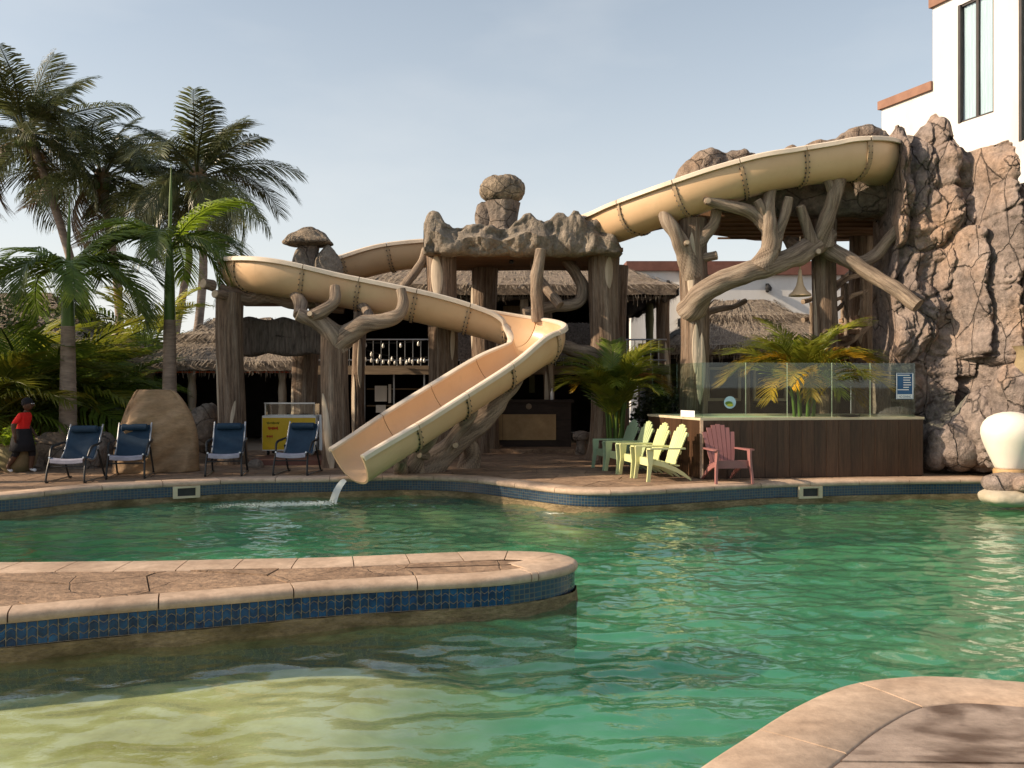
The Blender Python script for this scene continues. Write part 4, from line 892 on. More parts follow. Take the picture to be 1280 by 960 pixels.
# ------------------------------------------------------------------ thatched bar and huts
def roof(root, x0, x1, y0, y1, ze, rx0, rx1, ry, zr, seed, strands=5000, cap=True, mat='thatch'):
    r = random.Random(seed); c = [Vector((x0, y0, ze)), Vector((x1, y0, ze)), Vector((x1, y1, ze)), Vector((x0, y1, ze))]; a, b = Vector((rx0, ry, zr)), Vector((rx1, ry, zr))
    faces = [(c[0], c[1], b, a), (c[1], c[2], b, b), (c[2], c[3], a, b), (c[3], c[0], a, a)]; m = MB(); s = MB()
    for f in faces:
        nu, nv = max(8, int((f[1] - f[0]).length * 5)), 26; V = []; n = (f[1] - f[0]).cross(f[3] - f[0]).normalized()
        for i in range(nu + 1):
            u = i / nu; row = []
            for j in range(nv + 1):
                v_ = j / nv; p = f[0].lerp(f[1], u).lerp(f[3].lerp(f[2], u), v_); e = min(1, 8 * min(u, 1 - u)) 
                lay = .05 * (1 - (v_ * 7 % 1)); p = p + n * (.10 + lay + .05 * fbm(p * 2.2, 4)) + Vector((0, 0, .12 * math.sin(math.pi * v_) * -1)); row.append(p)
            V.append(row)
        e = [Vector(q[0]) + Vector((0, 0, -.26)) for q in V]; m.grid([[e[i]] + V[i] for i in range(nu + 1)])
        for k in range(int(strands * (f[1] - f[0]).length / (2 * (x1 - x0 + y1 - y0)))):
            u = r.random(); v_ = r.random() ** 1.15; p = f[0].lerp(f[1], u).lerp(f[3].lerp(f[2], u), v_); dn = (f[0].lerp(f[1], u) - f[3].lerp(f[2], u)).normalized()
            dn = (dn + Vector((r.gauss(0, .16), r.gauss(0, .16), 0))).normalized(); ln = r.uniform(.14, .42); w = dn.cross(n).normalized() * r.uniform(.006, .014); p = p + n * r.uniform(.12, .20) - Vector((0, 0, .12 * math.sin(math.pi * v_)))
            q = p + dn * ln - n * r.uniform(0, .06); s.add([p - w, p + w, q + w * .5, q - w * .5], [(0, 1, 2, 3)])
        for k in range(int((f[1] - f[0]).length * 55)):          # ragged fringe along the eave
            u = r.random(); p = f[0].lerp(f[1], u) + n * r.uniform(-.05, .12) + Vector((0, 0, r.uniform(-.16, .06))); q = p + Vector((r.gauss(0, .03), r.gauss(0, .03), -r.uniform(.08, .26))); w = (f[1] - f[0]).normalized() * r.uniform(.006, .014); s.add([p - w, p + w, q + w * .4, q - w * .4], [(0, 1, 2, 3)])
    o = m.build('roof', mat, root, angle=60); t = s.build('thatch_strands', 'straw', o, smooth=False); t['kind'] = 'stuff'
    if cap: roof(root, rx0 - .75, rx1 + .75, ry - .9, ry + .9, zr - .26, rx0 + .1, rx1 - .1, ry, zr + .26, seed + 50, 1800, False, mat)
    return o
bar = empty('bar_pavilion', (-.5, 25, 0), 'two storey open bar pavilion with thatched hip roof and dark interior', 'pavilion')
roof(bar, -5.2, 4.15, 22.3, 30, 3.98, -1.2, 1.0, 26, 6.0, 1, 9000, False)
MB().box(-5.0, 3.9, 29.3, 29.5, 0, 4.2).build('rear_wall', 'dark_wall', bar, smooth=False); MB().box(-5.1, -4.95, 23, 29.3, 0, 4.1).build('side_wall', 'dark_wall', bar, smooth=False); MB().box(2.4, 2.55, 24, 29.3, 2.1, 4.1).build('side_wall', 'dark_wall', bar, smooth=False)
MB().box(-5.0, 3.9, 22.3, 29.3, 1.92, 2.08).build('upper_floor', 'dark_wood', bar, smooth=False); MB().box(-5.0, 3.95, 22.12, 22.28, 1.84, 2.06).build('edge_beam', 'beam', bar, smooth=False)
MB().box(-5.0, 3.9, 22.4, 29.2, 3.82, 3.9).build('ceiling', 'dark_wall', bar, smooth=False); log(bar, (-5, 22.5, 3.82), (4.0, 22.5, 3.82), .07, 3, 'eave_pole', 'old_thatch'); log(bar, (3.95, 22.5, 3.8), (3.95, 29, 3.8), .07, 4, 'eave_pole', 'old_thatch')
nmat('green_post', (.10, .11, .06), (.16, .17, .10), 3, .8, 10, .2)
for px, d, z0, z1, r_, mt in ((449, 20.9, 0, 3.6, .15, 'p'), (685, 21.6, 0, 3.9, .13, 'p'), (830, 23, 0, 3.85, .17, 'p'), (812, 24.2, 0, 3.85, .11, 'g'), (655, 22.6, 2.0, 3.9, .1, 'w')):
    if mt == 'p': pillar(bar, P(px, 0, d).x, d, z0, z1, r_, px, [(235, z1 * .30, 1.5, .14, 12), (290, 2.1, 1.2, .14, -20)], 'post', .1)
    else: log(bar, (P(px, 0, d).x, d, z0), (P(px, 0, d).x, d, z1), r_, 2, 'post', 'green_post' if mt == 'g' else 'peeled', .08)
for k in range(44):
    x = -4.9 + k * .2; MB().tube([(x, 22.2, 2.06), (x, 22.2, 2.72)], .012, 6).build('baluster', 'steel', bar)
for z_ in (2.2, 2.72): MB().tube([(-5, 22.2, z_), (3.9, 22.2, z_)], .02, 8).build('handrail', 'steel', bar)
# hanging thatch awning over the counter
m = MB(); s = MB(); r = random.Random(8); A = [Vector((-1.35, 20.95, 2.3)), Vector((2.15, 20.95, 2.3)), Vector((2.15, 21.7, 3.1)), Vector((-1.35, 21.7, 3.1))]; V = []
for i in range(41):
    u = i / 40; V.append([A[0].lerp(A[1], u).lerp(A[3].lerp(A[2], u), j / 10) + Vector((0, -.04 * mn.noise(Vector((u * 30, j * .4, 0))), .03 * mn.noise(Vector((u * 22, j, 2))))) for j in range(11)])
m.grid(V); aw = m.build('awning', 'old_thatch', bar, angle=60)
for k in range(2600):
    u, v_ = r.random(), r.random(); p = A[0].lerp(A[1], u).lerp(A[3].lerp(A[2], u), v_) + Vector((0, -.06, .02)); q = p + Vector((r.gauss(0, .03), -.2, -.24)) * r.uniform(.5, 1.3); w = Vector((r.uniform(.006, .012), 0, 0)); s.add([p - w, p + w, q + w, q - w], [(0, 1, 2, 3)])
s.build('thatch_strands', 'old_thatch', aw, smooth=False)['kind'] = 'stuff'
# shelves, fridges and notices that glimmer inside
for k, (px, py, d, w, h, mt) in enumerate(((476, 492, 23.5, .32, .42, 'paper'), (476, 511, 23.5, .26, .2, 'paper'), (487, 492, 23.5, .07, .5, 'paper'), (640, 375, 25, .5, 1.2, 'peeled'), (665, 480, 25, .16, .5, 'green_post'))):
    p = P(px, py, d); MB().box(p.x - w / 2, p.x + w / 2, d, d + .04, p.z - h / 2, p.z + h / 2).build('notice_board' if k < 3 else 'interior_panel', mt, bar, smooth=False)
for z_ in (.55, 1.0, 1.45):
    MB().box(-3.9, -1.9, 23.6, 23.95, z_, z_ + .03).build('shelf', 'beam', bar, smooth=False)
for px in (455, 492, 530): p = P(px, 0, 23.5).x; MB().box(p - .02, p + .02, 23.55, 23.6, 0, 1.9).build('shelf_post', 'steel', bar, smooth=False)
sl_ = empty('string_lights', P(495, 430, 21.9), 'strings of clear bulbs sagging across the upper balcony railing', 'string lights')
for a, b, sag, nb in (((446, 427), (534, 425), 6, 4), ((446, 433), (534, 446), 12, 7), ((446, 444), (534, 447), 8, 12)):
    pts = []
    for k in range(25): t = k / 24; pts.append(P(a[0] + (b[0] - a[0]) * t, a[1] + (b[1] - a[1]) * t + sag * 4 * t * (1 - t) * .5, 21.9))
    MB().tube(pts, .008, 6).build('wire', 'black_metal', sl_)
    for k in range(nb):
        p = pts[int((k + .5) / nb * 24)]; MB().lathe([(.0, -.125), (.022, -.115), (.036, -.085), (.03, -.05), (.016, -.02), (.014, 0)], 12, p, cap=False).build('bulb', 'bulb', sl_)
ct = empty('bar_counter', (P(648, 0, 21).x, 21, 0), 'dark bar counter with a plain tan front panel beneath the thatch awning', 'counter')
x0, x1 = P(585, 0, 21).x, P(714, 0, 21).x
MB().box(x0, x1, 21, 21.6, 0, 1.16).build('body', 'dark_wood', ct, smooth=False); MB().box(x0 - .06, x1 + .06, 20.93, 21.65, 1.16, 1.22).build('counter_top', 'dark_wood', ct, smooth=False)
a, b = P(598, 550, 20.96), P(695, 518, 20.96)
MB().box(a.x, (a.x + b.x) / 2 - .35, 20.96, 20.998, a.z, b.z).build('front_panel', 'tan_panel', ct, smooth=False); MB().box((a.x + b.x) / 2 - .343, b.x, 20.962, 20.998, a.z, b.z).build('front_panel', 'tan_panel', ct, smooth=False)
MB().lathe([(0, -.0), (.07, 0), (.07, .02), (0, .03)], 16).build('emblem', 'beam', None); em = bpy.data.objects['emblem']; em.parent = ct; em.location = P(661, 508, 20.99) - ct.location; em.rotation_euler.x = R(90)
stp = struct(MB().box(P(520, 0, 20.3).x, P(742, 0, 20.3).x, 20.3, 22.1, -.01, .10).build('bar_step', 'flagstone', smooth=False))
stn = empty('stone_stool', G(722, 571), 'rough stone stool beside the bar counter and the pillar', 'stool'); m = MB(); boulder(m, P(726, 545, 20), (.2, .2, .12), 44, 20, .6, .1, .03, 2); m.build('seat', 'rock', stn, angle=70); MB().lathe([(.13, 0), (.1, .2), (.12, .4)], 16, G(726, 568)).build('base', 'rock', stn)

hut = empty('thatched_hut', (7, 26, 0), 'wide thatched hut with dark openings behind the glass-walled tub', 'hut')
roof(hut, 3.9, 10.4, 23.6, 30, 2.5, 6.0, 7.9, 26.6, 3.75, 2, 9000)
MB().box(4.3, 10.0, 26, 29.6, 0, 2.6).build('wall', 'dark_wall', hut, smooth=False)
for x_ in (4.6, 6.4, 8.2, 9.9): log(hut, (x_, 24.0, 0), (x_, 24.0, 2.5), .09, x_, 'post', 'bark', .08)
MB().box(4.3, 10.2, 23.85, 24.15, 2.3, 2.42).build('eave_beam', 'dark_wood', hut, smooth=False)
for px in (905, 963): 
    p = P(px, 480, 25.9); w_ = empty('window', p); w_.parent = hut; w_.location = p - hut.location
    for bx_ in ((-.5, .5, .42, .5), (-.5, .5, -.5, -.42), (-.5, -.42, -.42, .42), (.42, .5, -.42, .42)): MB().box(p.x + bx_[0], p.x + bx_[1], 25.9, 25.98, p.z + bx_[2], p.z + bx_[3]).build('frame', 'skimmer', w_, smooth=False)
hut2 = empty('thatched_hut', (-8, 26, 0), 'low thatched hut behind the tan tarpaulin and the palm trunks', 'hut')
roof(hut2, -10.4, -5.2, 23.6, 29, 2.08, -8.9, -7.0, 26, 3.15, 4, 8000)
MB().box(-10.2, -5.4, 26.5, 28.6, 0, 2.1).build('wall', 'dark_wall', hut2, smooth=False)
for px in (187, 353, 300, 240): x_ = P(px, 0, 24).x; log(hut2, (x_, 24.0, 0), (x_, 24.0, 2.1), .11, px, 'post', 'peeled', .08)
MB().box(-10.3, -5.3, 23.62, 23.68, 1.9, 1.94).build('eave_trim', 'red_print', hut2, smooth=False)
shl = empty('backdrop_shelter', (-14, 27, 0), 'open shelter added as a dark backdrop behind the palms at the seating area', 'shelter')  # added to keep the background behind the foliage dark
roof(shl, -24, -10.8, 23, 31, 2.5, -20, -14, 27, 4.0, 6, 5000); MB().box(-24, -10.9, 28, 30.5, 0, 2.6).build('wall', 'dark_wall', shl, smooth=False)
for x_ in (-11.3, -13.5, -15.8): log(shl, (x_, 23.6, 0), (x_, 23.6, 2.6), .09, x_, 'post', 'bark', .08)

# ------------------------------------------------------------------ glass-walled hot tub
FL, FR, BL = Vector((3.2, 14.85)), Vector((7.15, 15.35)), Vector((2.63, 16.85)); BK = [Vector((7.4, 17.05)), Vector((2.9, 17.05))]
tub = empty('glass_walled_tub', (FL.x, FL.y, 0), 'raised hot tub clad in dark brown vertical boards with frameless glass screens', 'hot tub')
poly = [FL, FR, BK[0], BK[1], BL]
MB().prism(poly, -.02, .98).build('tub_body', 'dark_wall', tub, smooth=False)
def along(p, q, s): return p.lerp(q, s)
def face_boards(p, q, n, th=.022, zt=.985):
    t = (q - p).normalized(); nn = Vector((t.y, -t.x)); Ln = (q - p).length
    for k in range(n):
        a, b = p + t * (Ln * k / n + .003), p + t * (Ln * (k + 1) / n - .003); th2 = th + .003 * (k % 3)
        MB().prism([a + nn * th2, b + nn * th2, b + nn * .001, a + nn * .001], .012, zt).build('board', 'plank', tub, smooth=False)
face_boards(FL, FR, 18); face_boards(BL, FL, 9); face_boards(BK[1], BL, 2); face_boards(FR, BK[0], 8)
t_ = (FR - FL).normalized(); MB().prism([FL + Vector((-.03, -.03)), FL + Vector((.02, -.035)), FL + Vector((.02, 0)), FL + Vector((-.03, .02))], .01, .99).build('corner_trim', 'coping', tub, smooth=False)
ctr_ = sum(poly, Vector((0, 0))) / 5
rim = [p + (p - ctr_).normalized() * .04 for p in poly]; rin = [ctr_ + (p - ctr_) * .72 for p in poly]; m = MB()
for k in range(5):
    k2 = (k + 1) % 5; m.add([(rim[k].x, rim[k].y, z) for z in (.985, 1.025)] + [(rim[k2].x, rim[k2].y, z) for z in (.985, 1.025)] + [(rin[k].x, rin[k].y, z) for z in (.985, 1.025)] + [(rin[k2].x, rin[k2].y, z) for z in (.985, 1.025)], [(0, 2, 3, 1), (1, 3, 7, 5), (4, 5, 7, 6), (0, 4, 6, 2)])
m.build('rim', 'skimmer', tub, smooth=False)
MB().prism([ctr_ + (p - ctr_) * .72 for p in poly], .982, .99).build('tub_water', 'plaster', tub, smooth=False)
def pane(p, q, z0=1.027, z1=1.965):
    t = (q - p).normalized(); nn = Vector((t.y, -t.x)) * .006; p2, q2 = p + t * .006, q - t * .006
    return MB().prism([p2 + nn, q2 + nn, q2 - nn, p2 - nn], z0, z1).build('glass_pane', 'tub_glass', tub, smooth=False)
def on_front(px):                      # where the ray through this column meets the front rim
    k = (px - 640) / F; e = FR - FL; s = (FL.x - k * FL.y) / (k * e.y - e.x); return FL + e * s
ins = Vector((.0, .05)); cols = [878, 933, 985, 1041, 1089, 1146]; fp = [on_front(c) + ins for c in cols]; panes = [pane(a, b) for a, b in zip(fp, fp[1:])]
e = BL - FL; lp_ = [FL + e * s + Vector((.04, .02)) for s in (0.02, .48, .97)]
for a, b in zip(lp_, lp_[1:]): pane(b, a)
pane(BK[0] + Vector((-.1, -.1)), FR + Vector((-.1, .08))); 
for a in fp[1:-1]: MB().prism([a + Vector((-.004, -.008)), a + Vector((.004, -.008)), a + Vector((.004, .008)), a + Vector((-.004, .008))], 1.027, 1.965).build('glass_edge', 'plaster', tub, smooth=False)
# printed notice with rules, the round sticker and a small card on the glass
q0, q1 = on_front(1121) + Vector((0, .04)), on_front(1143) + Vector((0, .04)); zz = lambda py, d: H + (480 - py) / F * d
def plate(p, q, z0, z1, off, name, mat, parent):
    t = (q - p).normalized(); nn = Vector((t.y, -t.x)); a, b = p + nn * off, q + nn * off; return MB().prism([a, b, b - nn * .0015, a - nn * .0015], z0, z1).build(name, mat, parent, smooth=False)
zt, zb = zz(466, q0.y), zz(499, q0.y)
sg = empty('pool_notice', (q0.x, q0.y, zb), 'blue printed rules notice stuck on the last glass pane by the cliff', 'sign')
plate(q0, q1, zb, zt, .006, 'panel', 'blue_print', sg)
rs = random.Random(3)
for k in range(7):
    z_ = zt - .05 - k * .042; f0 = .08 if k in (0, 6) else .42; f1 = rs.uniform(.72, .95); plate(q0.lerp(q1, f0), q0.lerp(q1, f1), z_, z_ + .014, .0085, 'text_line', 'paper', sg)
for a, b, c_, d_ in ((0.02, .98, zt - .012, zt - .006), (.02, .06, zb, zt - .015), (.94, .98, zb, zt - .015)): plate(q0.lerp(q1, a), q0.lerp(q1, b), c_, d_, .009, 'border', 'paper', sg)
plate(q0.lerp(q1, .08), q0.lerp(q1, .92), zb + .01, zb + .085, .0085, 'text_band', 'paper', sg)
cu = bpy.data.curves.new('lettering', 'FONT'); cu.body = 'NO DIVING'; cu.size = .062; cu.extrude = .0005; cu.align_x = 'CENTER'
to = bpy.data.objects.new('lettering', cu); COL.objects.link(to); me = bpy.data.meshes.new_from_object(to); bpy.data.objects.remove(to); me.materials.append(M['blue_print'])
pm_ = q0.lerp(q1, .5); tt_ = (q1 - q0).normalized(); lo = link_mesh('lettering', me, sg, Vector((pm_.x + tt_.y * .012, pm_.y - tt_.x * .012, zb + .025)) - sg.location); lo.rotation_euler = (R(90), 0, math.atan2(tt_.y, tt_.x)); lo.scale = (.72, .95, 1)
c = on_front(913) + Vector((0, .04)); zc = zz(503, c.y); stk = empty('round_sticker', (c.x, c.y, zc), 'round blue and green sticker on the first front glass pane', 'sticker'); aa = math.atan2(t_.y, t_.x)
def disc(rad, off, mat, name, cx=0, cz=0, sx_=1, sz=1, parent=stk, o=None):
    vs = [Vector((cx + rad * sx_ * math.cos(q), -off, cz + rad * sz * math.sin(q))) for q in np.linspace(0, 2 * math.pi, 29)[:-1]]; rot = Matrix.Rotation(aa, 4, 'Z')
    vs2 = [rot @ v_ + parent.location for v_ in vs] + [rot @ (v_ + Vector((0, .0012, 0))) + parent.location for v_ in vs]; n = 28
    return MB().add(vs2, [tuple(range(n)), tuple(range(2 * n - 1, n - 1, -1))] + [(i, n + i, n + (i + 1) % n, (i + 1) % n) for i in range(n)]).build(name, mat, parent, smooth=False)
nmat('sticker_sky', (.30, .48, .55), (.42, .60, .66), 10, .4, 30, 0); nmat('sticker_green', (.06, .14, .02), (.14, .22, .03), 14, .4, 30, 0); nmat('sticker_lime', (.35, .42, .03), (.45, .5, .05), 14, .4, 30, 0)
disc(.105, .008, 'sticker_sky', 'disc'); disc(.06, .0105, 'sticker_green', 'hill_print', -.02, -.015, 1.1, .6); disc(.045, .0125, 'sticker_lime', 'field_print', .0, -.045, 1.3, .55)
cd = FL + (BL - FL) * .12; plate(Vector((cd.x - .17, cd.y + .36)), Vector((cd.x + .0, cd.y + .0)), 1.03, 1.14, .0, 'info_card', 'paper', None)
tag(bpy.data.objects['info_card'], 'small blank white card on the tub rim behind the corner glass', 'card')
# ------------------------------------------------------------------ deck furniture
def lounger():
    r = empty('lounge_chair'); m = MB(); n = 14; V = []
    def sheet(name, pts, w, mat, sag=.0, th=.012):
        V = []
        for p in catmull([Vector((0, a, b)) for a, b in pts], 6): V.append([Vector((x, p.y, p.z - sag * (1 - (2 * x / w) ** 2))) for x in np.linspace(-w / 2, w / 2, 9)])
        m = MB().grid(V); W = [[v_ + Vector((0, .004, -th)) for v_ in row] for row in V]; m.grid(W, flip=True)
        m.grid([[V[i][0], W[i][0]] for i in range(len(V))]); m.grid([[W[i][-1], V[i][-1]] for i in range(len(V))]); m.grid([V[0], W[0]]); m.grid([W[-1], V[-1]]); return m.build(name, mat, r, angle=50)
    sheet('backrest', [(.02, .36), (.16, .58), (.34, .88)], .50, 'navy_sling', .02); sheet('seat', [(-.44, .335), (-.41, .40), (-.2, .385), (.0, .35), (.03, .36)], .52, 'lit_sling', .02)
    p = MB(); p.tube([(-.22, .27, .835), (-.20, .27, .835), (.20, .27, .835), (.22, .27, .835)], [.03, .062, .062, .03], 14); p.build('pillow', 'navy_sling', r)
    for s in (-1, 1):
        x = s * .285
        f = MB(); f.tube([(x * .94, .36, .91), (x * .94, .02, .37), (x * .94, -.43, .41)], .016, 8, sm=5); f.build('side_rail', 'steel', r)
        f = MB(); f.tube([(x, -.36, .40), (x * 1.04, -.44, .2), (x * 1.06, -.47, .02), (x * 1.06, -.40, .014)], .017, 8, sm=4); f.build('leg', 'black_metal', r)
        f = MB(); f.tube([(x, .10, .50), (x * 1.04, .22, .25), (x * 1.06, .36, .02), (x * 1.06, .44, .014)], .017, 8, sm=4); f.build('leg', 'black_metal', r)
        f = MB(); f.tube([(x * 1.05, .2, .62), (x * 1.12, .05, .60), (x * 1.12, -.22, .565), (x * 1.06, -.33, .42)], [.018, .022, .022, .016], 8, sm=4); f.build('armrest', 'black_metal', r)
        f = MB(); f.tube([(x * 1.06, -.42, .02), (x * 1.02, -.12, .02), (x * 1.06, .40, .02)], .012, 8); f.build('foot_bar', 'steel', r)
    f = MB(); f.tube([(-.29, -.40, .26), (.29, -.40, .26)], .012, 8); f.build('cross_bar', 'black_metal', r); return r
lg = lounger()
spots = [(84, 603, 3, 'blue sling lounge chair in front of the rock planter and palm trunk'), (153, 598, 12, 'blue sling lounge chair against the left side of the tan tarpaulin'),
         (276, 595, 10, 'blue sling lounge chair between the tarpaulin and the trunk frame'), (367, 594, -4, 'blue sling lounge chair in front of the yellow ice cream freezer')]
for i, (px, py, rz, lb_) in enumerate(spots):
    o = lg if i == 0 else copy_tree(lg); o.location = G(px, py) + Vector((0, .35, 0)); o.rotation_euler.z = R(rz); tag(o, lb_, 'lounge chair', 'blue lounge chairs along the pool deck')
def adirondack(mat):
    r = empty('adirondack_chair')
    def strip(name, pts, w0, w1, th=.018, xc0=0, xc1=0):
        pts = catmull([Vector((0, a, b)) for a, b in pts], 5); n = len(pts); V = []
        for i, p in enumerate(pts):
            t = i / (n - 1); w = w0 + (w1 - w0) * t; x = xc0 + (xc1 - xc0) * t; tn = (pts[min(i + 1, n - 1)] - pts[max(0, i - 1)]).normalized(); nn = Vector((0, -tn.z, tn.y)) * th
            V.append([Vector((x - w / 2, p.y, p.z)), Vector((x + w / 2, p.y, p.z)), Vector((x + w / 2, p.y, p.z)) + nn, Vector((x - w / 2, p.y, p.z)) + nn, Vector((x - w / 2, p.y, p.z))])
        m = MB().grid(V, flip=True); m.add(V[0][:4], [(0, 1, 2, 3)]); m.add(V[-1][:4], [(3, 2, 1, 0)]); return m.build(name, mat, r, angle=35)
    for k in range(7):                                       # fanned back slats under a rounded top
        u = (k - 3) / 3; top = .94 - .13 * u * u; lean = .36 + .02 * u * u
        strip('back_slat', [(.16, .30), (.23, .5), (.16 + lean * (top - .30), top)], .052, .078, .018, u * .185, u * .255)
    strip('back_rail', [(.245, .44), (.262, .50)], .46, .47, .022); strip('back_rail', [(.375, .74), (.392, .79)], .50, .50, .022); strip('back_base', [(.155, .27), (.175, .33)], .46, .46, .02)
    for k in range(6): y = -.30 + k * .088; z = .375 - .022 * k; MB().box(-.25, .25, y, y + .078, z - .018, z).build('seat_slat', mat, r, smooth=False)
    MB().box(-.26, .26, -.33, -.302, .25, .38).build('front_apron', mat, r, smooth=False)
    for s in (-1, 1):
        V = [[Vector((s * (.25 + (.02 if y < -.3 else 0)), y, .565 - .01 * (y + .3))), Vector((s * (.25 + w), y, .565 - .01 * (y + .3))), Vector((s * (.25 + w), y, .54 - .01 * (y + .3))), Vector((s * (.25 + (.02 if y < -.3 else 0)), y, .54 - .01 * (y + .3)))] for y, w in ((-.40, .07), (-.37, .115), (-.25, .125), (.0, .10), (.30, .065))]
        m = MB().grid([r_ + [r_[0]] for r_ in V], flip=(s < 0)); m.add(V[0], [(0, 1, 2, 3)]); m.add(V[-1], [(0, 1, 2, 3)]); m.build('armrest', mat, r, angle=35)
        V = []
        for z, y, w, x in ((.0, -.39, .06, .32), (.12, -.375, .062, .315), (.30, -.35, .08, .30), (.42, -.345, .11, .29), (.54, -.345, .13, .285)): V.append([Vector((s * (x - .018), y - w / 2, z)), Vector((s * (x + .018), y - w / 2, z)), Vector((s * (x + .018), y + w / 2, z)), Vector((s * (x - .018), y + w / 2, z))])
        m = MB().grid([q + [q[0]] for q in V], flip=(s > 0)); m.add(V[-1], [(0, 1, 2, 3)]); m.add(V[0], [(3, 2, 1, 0)]); m.build('front_leg', mat, r, angle=35)
        V = []
        for y, z, w in ((-.33, .33, .07), (-.1, .28, .08), (.12, .20, .08), (.30, .10, .065), (.42, .0, .055)): V.append([Vector((s * .245, y, z + w / 2)), Vector((s * .275, y, z + w / 2)), Vector((s * .275, y, max(0, z - w / 2))), Vector((s * .245, y, max(0, z - w / 2)))])
        m = MB().grid([q + [q[0]] for q in V], flip=(s < 0)); m.add(V[0], [(0, 1, 2, 3)]); m.add(V[-1], [(0, 1, 2, 3)]); m.build('rear_leg', mat, r, angle=35)
    return r
for x_, y_, rz, mt, lb_ in ((2.52, 14.72, -78, 'chair_lemon', 'pale lime adirondack chair at the corner of the boarded tub, end of the row'), (2.34, 15.36, -78, 'chair_lime', 'lime adirondack chair next to the end chair of the row'), (2.16, 16.0, -77, 'chair_mint', 'mint green adirondack chair between the sage and lime chairs'), (1.98, 16.62, -76, 'chair_sage', 'sage green adirondack chair beside the potted palm'), (3.50, 14.42, 8, 'chair_rose', 'dusty rose adirondack chair alone before the tub boards')):
    o = adirondack(mt); o.location = (x_, y_, 0); o.rotation_euler.z = R(rz); o.scale = (.95, .95, .98); tag(o, lb_, 'chair', 'plastic adirondack chairs around the tub')

# tarpaulin over something tall
tp = empty('tarpaulin_cover', G(196, 594), 'tan tarpaulin draped over a tall object beside the loungers', 'tarpaulin'); d = 16.2; V = []
sil = [(486, 172, 212), (489, 168, 219), (500, 162, 229), (515, 155, 239), (535, 149, 246), (560, 143, 249), (585, 140, 250), (594, 139, 250)]
for i in range(34):
    py = 487 + 107 * i / 33; xl = np.interp(py, [q[0] for q in sil], [q[1] for q in sil]); xr = np.interp(py, [q[0] for q in sil], [q[2] for q in sil]); a, b = P(xl, py, d), P(xr, py, d); row = []
    xm = a.x + (b.x - a.x) * .30                     # a ridge runs down the front left, the back is rounded
    for k in range(73):
        t = (k % 72) / 72; dp = .66 * min(1, .35 + i / 22)
        if t < .5:
            u = t * 2; x = a.x + (b.x - a.x) * u; f = min(1, u / .3) if u < .3 else 1 - ((u - .3) / .7) ** 1.7 * .9 + .0; y = d - dp * f
        else: u = (1 - t) * 2; x = a.x + (b.x - a.x) * u; y = d + .5 * math.sin(math.pi * u) * min(1, .35 + i / 22)
        fold = .13 * mn.noise(Vector((x * 2.2, py * .02, 1))) + .12 * mn.noise(Vector((x * 3 + py * .06, py * .05, 2))) + .045 * math.sin(x * 10 + py * .06) * (i / 33) + .02 * mn.noise(Vector((x * 9, py * .1, 4)))
        row.append(Vector((x, y - fold * (1 if .04 < t < .46 else .2), max(.005, a.z + .015 * mn.noise(Vector((x * 4, 0, 0)))))))
    V.append(row)
m = MB().grid(V); m.add(V[0], [tuple(range(72))]); m.build('cover', 'tarp', tp, angle=0)
# ice cream freezer with a sloped glass lid
c = G(358, 577); fz = empty('ice_cream_freezer', c, 'yellow ice cream chest freezer with sliding glass top behind a lounge chair', 'freezer')
x0, x1, y0, y1 = c.x - .60, c.x + .53, c.y, c.y + .62
MB().box(x0, x1, y0, y1, .10, .80).build('cabinet', 'white_paint', fz, smooth=False); MB().box(x0 + .005, x1 - .005, y0 - .006, y0 - .001, .12, .79).build('front_panel', 'yellow_panel', fz, smooth=False); MB().box(x0 - .006, x0 - .001, y0 + .01, y1 - .01, .12, .79).build('side_panel', 'purple_panel', fz, smooth=False)
MB().box(x1 + .05, x1 + .3, y0 + .1, y0 + .4, .1, .84).build('price_board', 'white_paint', fz, smooth=False)
for a in ((x0, x1, y0, y0 + .04), (x0, x1, y1 - .04, y1), (x0, x0 + .04, y0 + .04, y1 - .04), (x1 - .04, x1, y0 + .04, y1 - .04)): MB().box(*a, .80, .835).build('rim', 'white_paint', fz, smooth=False)
MB().box(x0 + .05, (x0 + x1) / 2, y0 + .05, y1 - .05, .812, .82).build('lid', 'white_paint', fz, smooth=False)
for a in ((x0 + .05, x1 - .05, y0 + .05, y0 + .056, .84, 1.08), (x0 + .05, x0 + .056, y0 + .06, y1 - .05, .84, 1.08), (x1 - .056, x1 - .05, y0 + .06, y1 - .05, .84, 1.08)): MB().box(*a).build('glass_guard', 'clear_glass', fz, smooth=False)
MB().box(x0 + .03, x1 - .03, y0 + .03, y0 + .075, 1.08, 1.11).build('guard_rail', 'steel', fz, smooth=False)
for x_ in (x0 + .05, x1 - .05): MB().tube([(x_, y0 + .06, .83), (x_, y0 + .06, 1.1)], .012, 8).build('guard_post', 'steel', fz)
for x_ in (x0 + .1, x1 - .1):
    for y_ in (y0 + .1, y1 - .1): m = MB(); m.tube([(x_ - .02, y_, .05), (x_ + .02, y_, .05)], .05, 14); m.build('castor', 'black_metal', fz)
cu = bpy.data.curves.new('lettering', 'FONT'); cu.body = 'ice'; cu.size = .12; cu.extrude = .001; cu.shear = .3
def wave_print(z, amp, xa, xb, rad, mat, f): MB().tube([(x0 + xa + (xb - xa) * k / 40, y0 - .008, z + amp * math.sin(k * f) * (.6 + .4 * math.sin(k * .37))) for k in range(41)], rad, 5).build('print', mat, fz)
wave_print(.68, .03, .1, .36, .008, 'olive_print', 1.3); wave_print(.57, .035, .13, .33, .014, 'red_print', .9); wave_print(.40, .03, .1, .22, .010, 'red_print', 1.7); wave_print(.56, .03, .75, 1.0, .012, 'olive_print', 1.1)
bpy.data.curves.remove(cu)
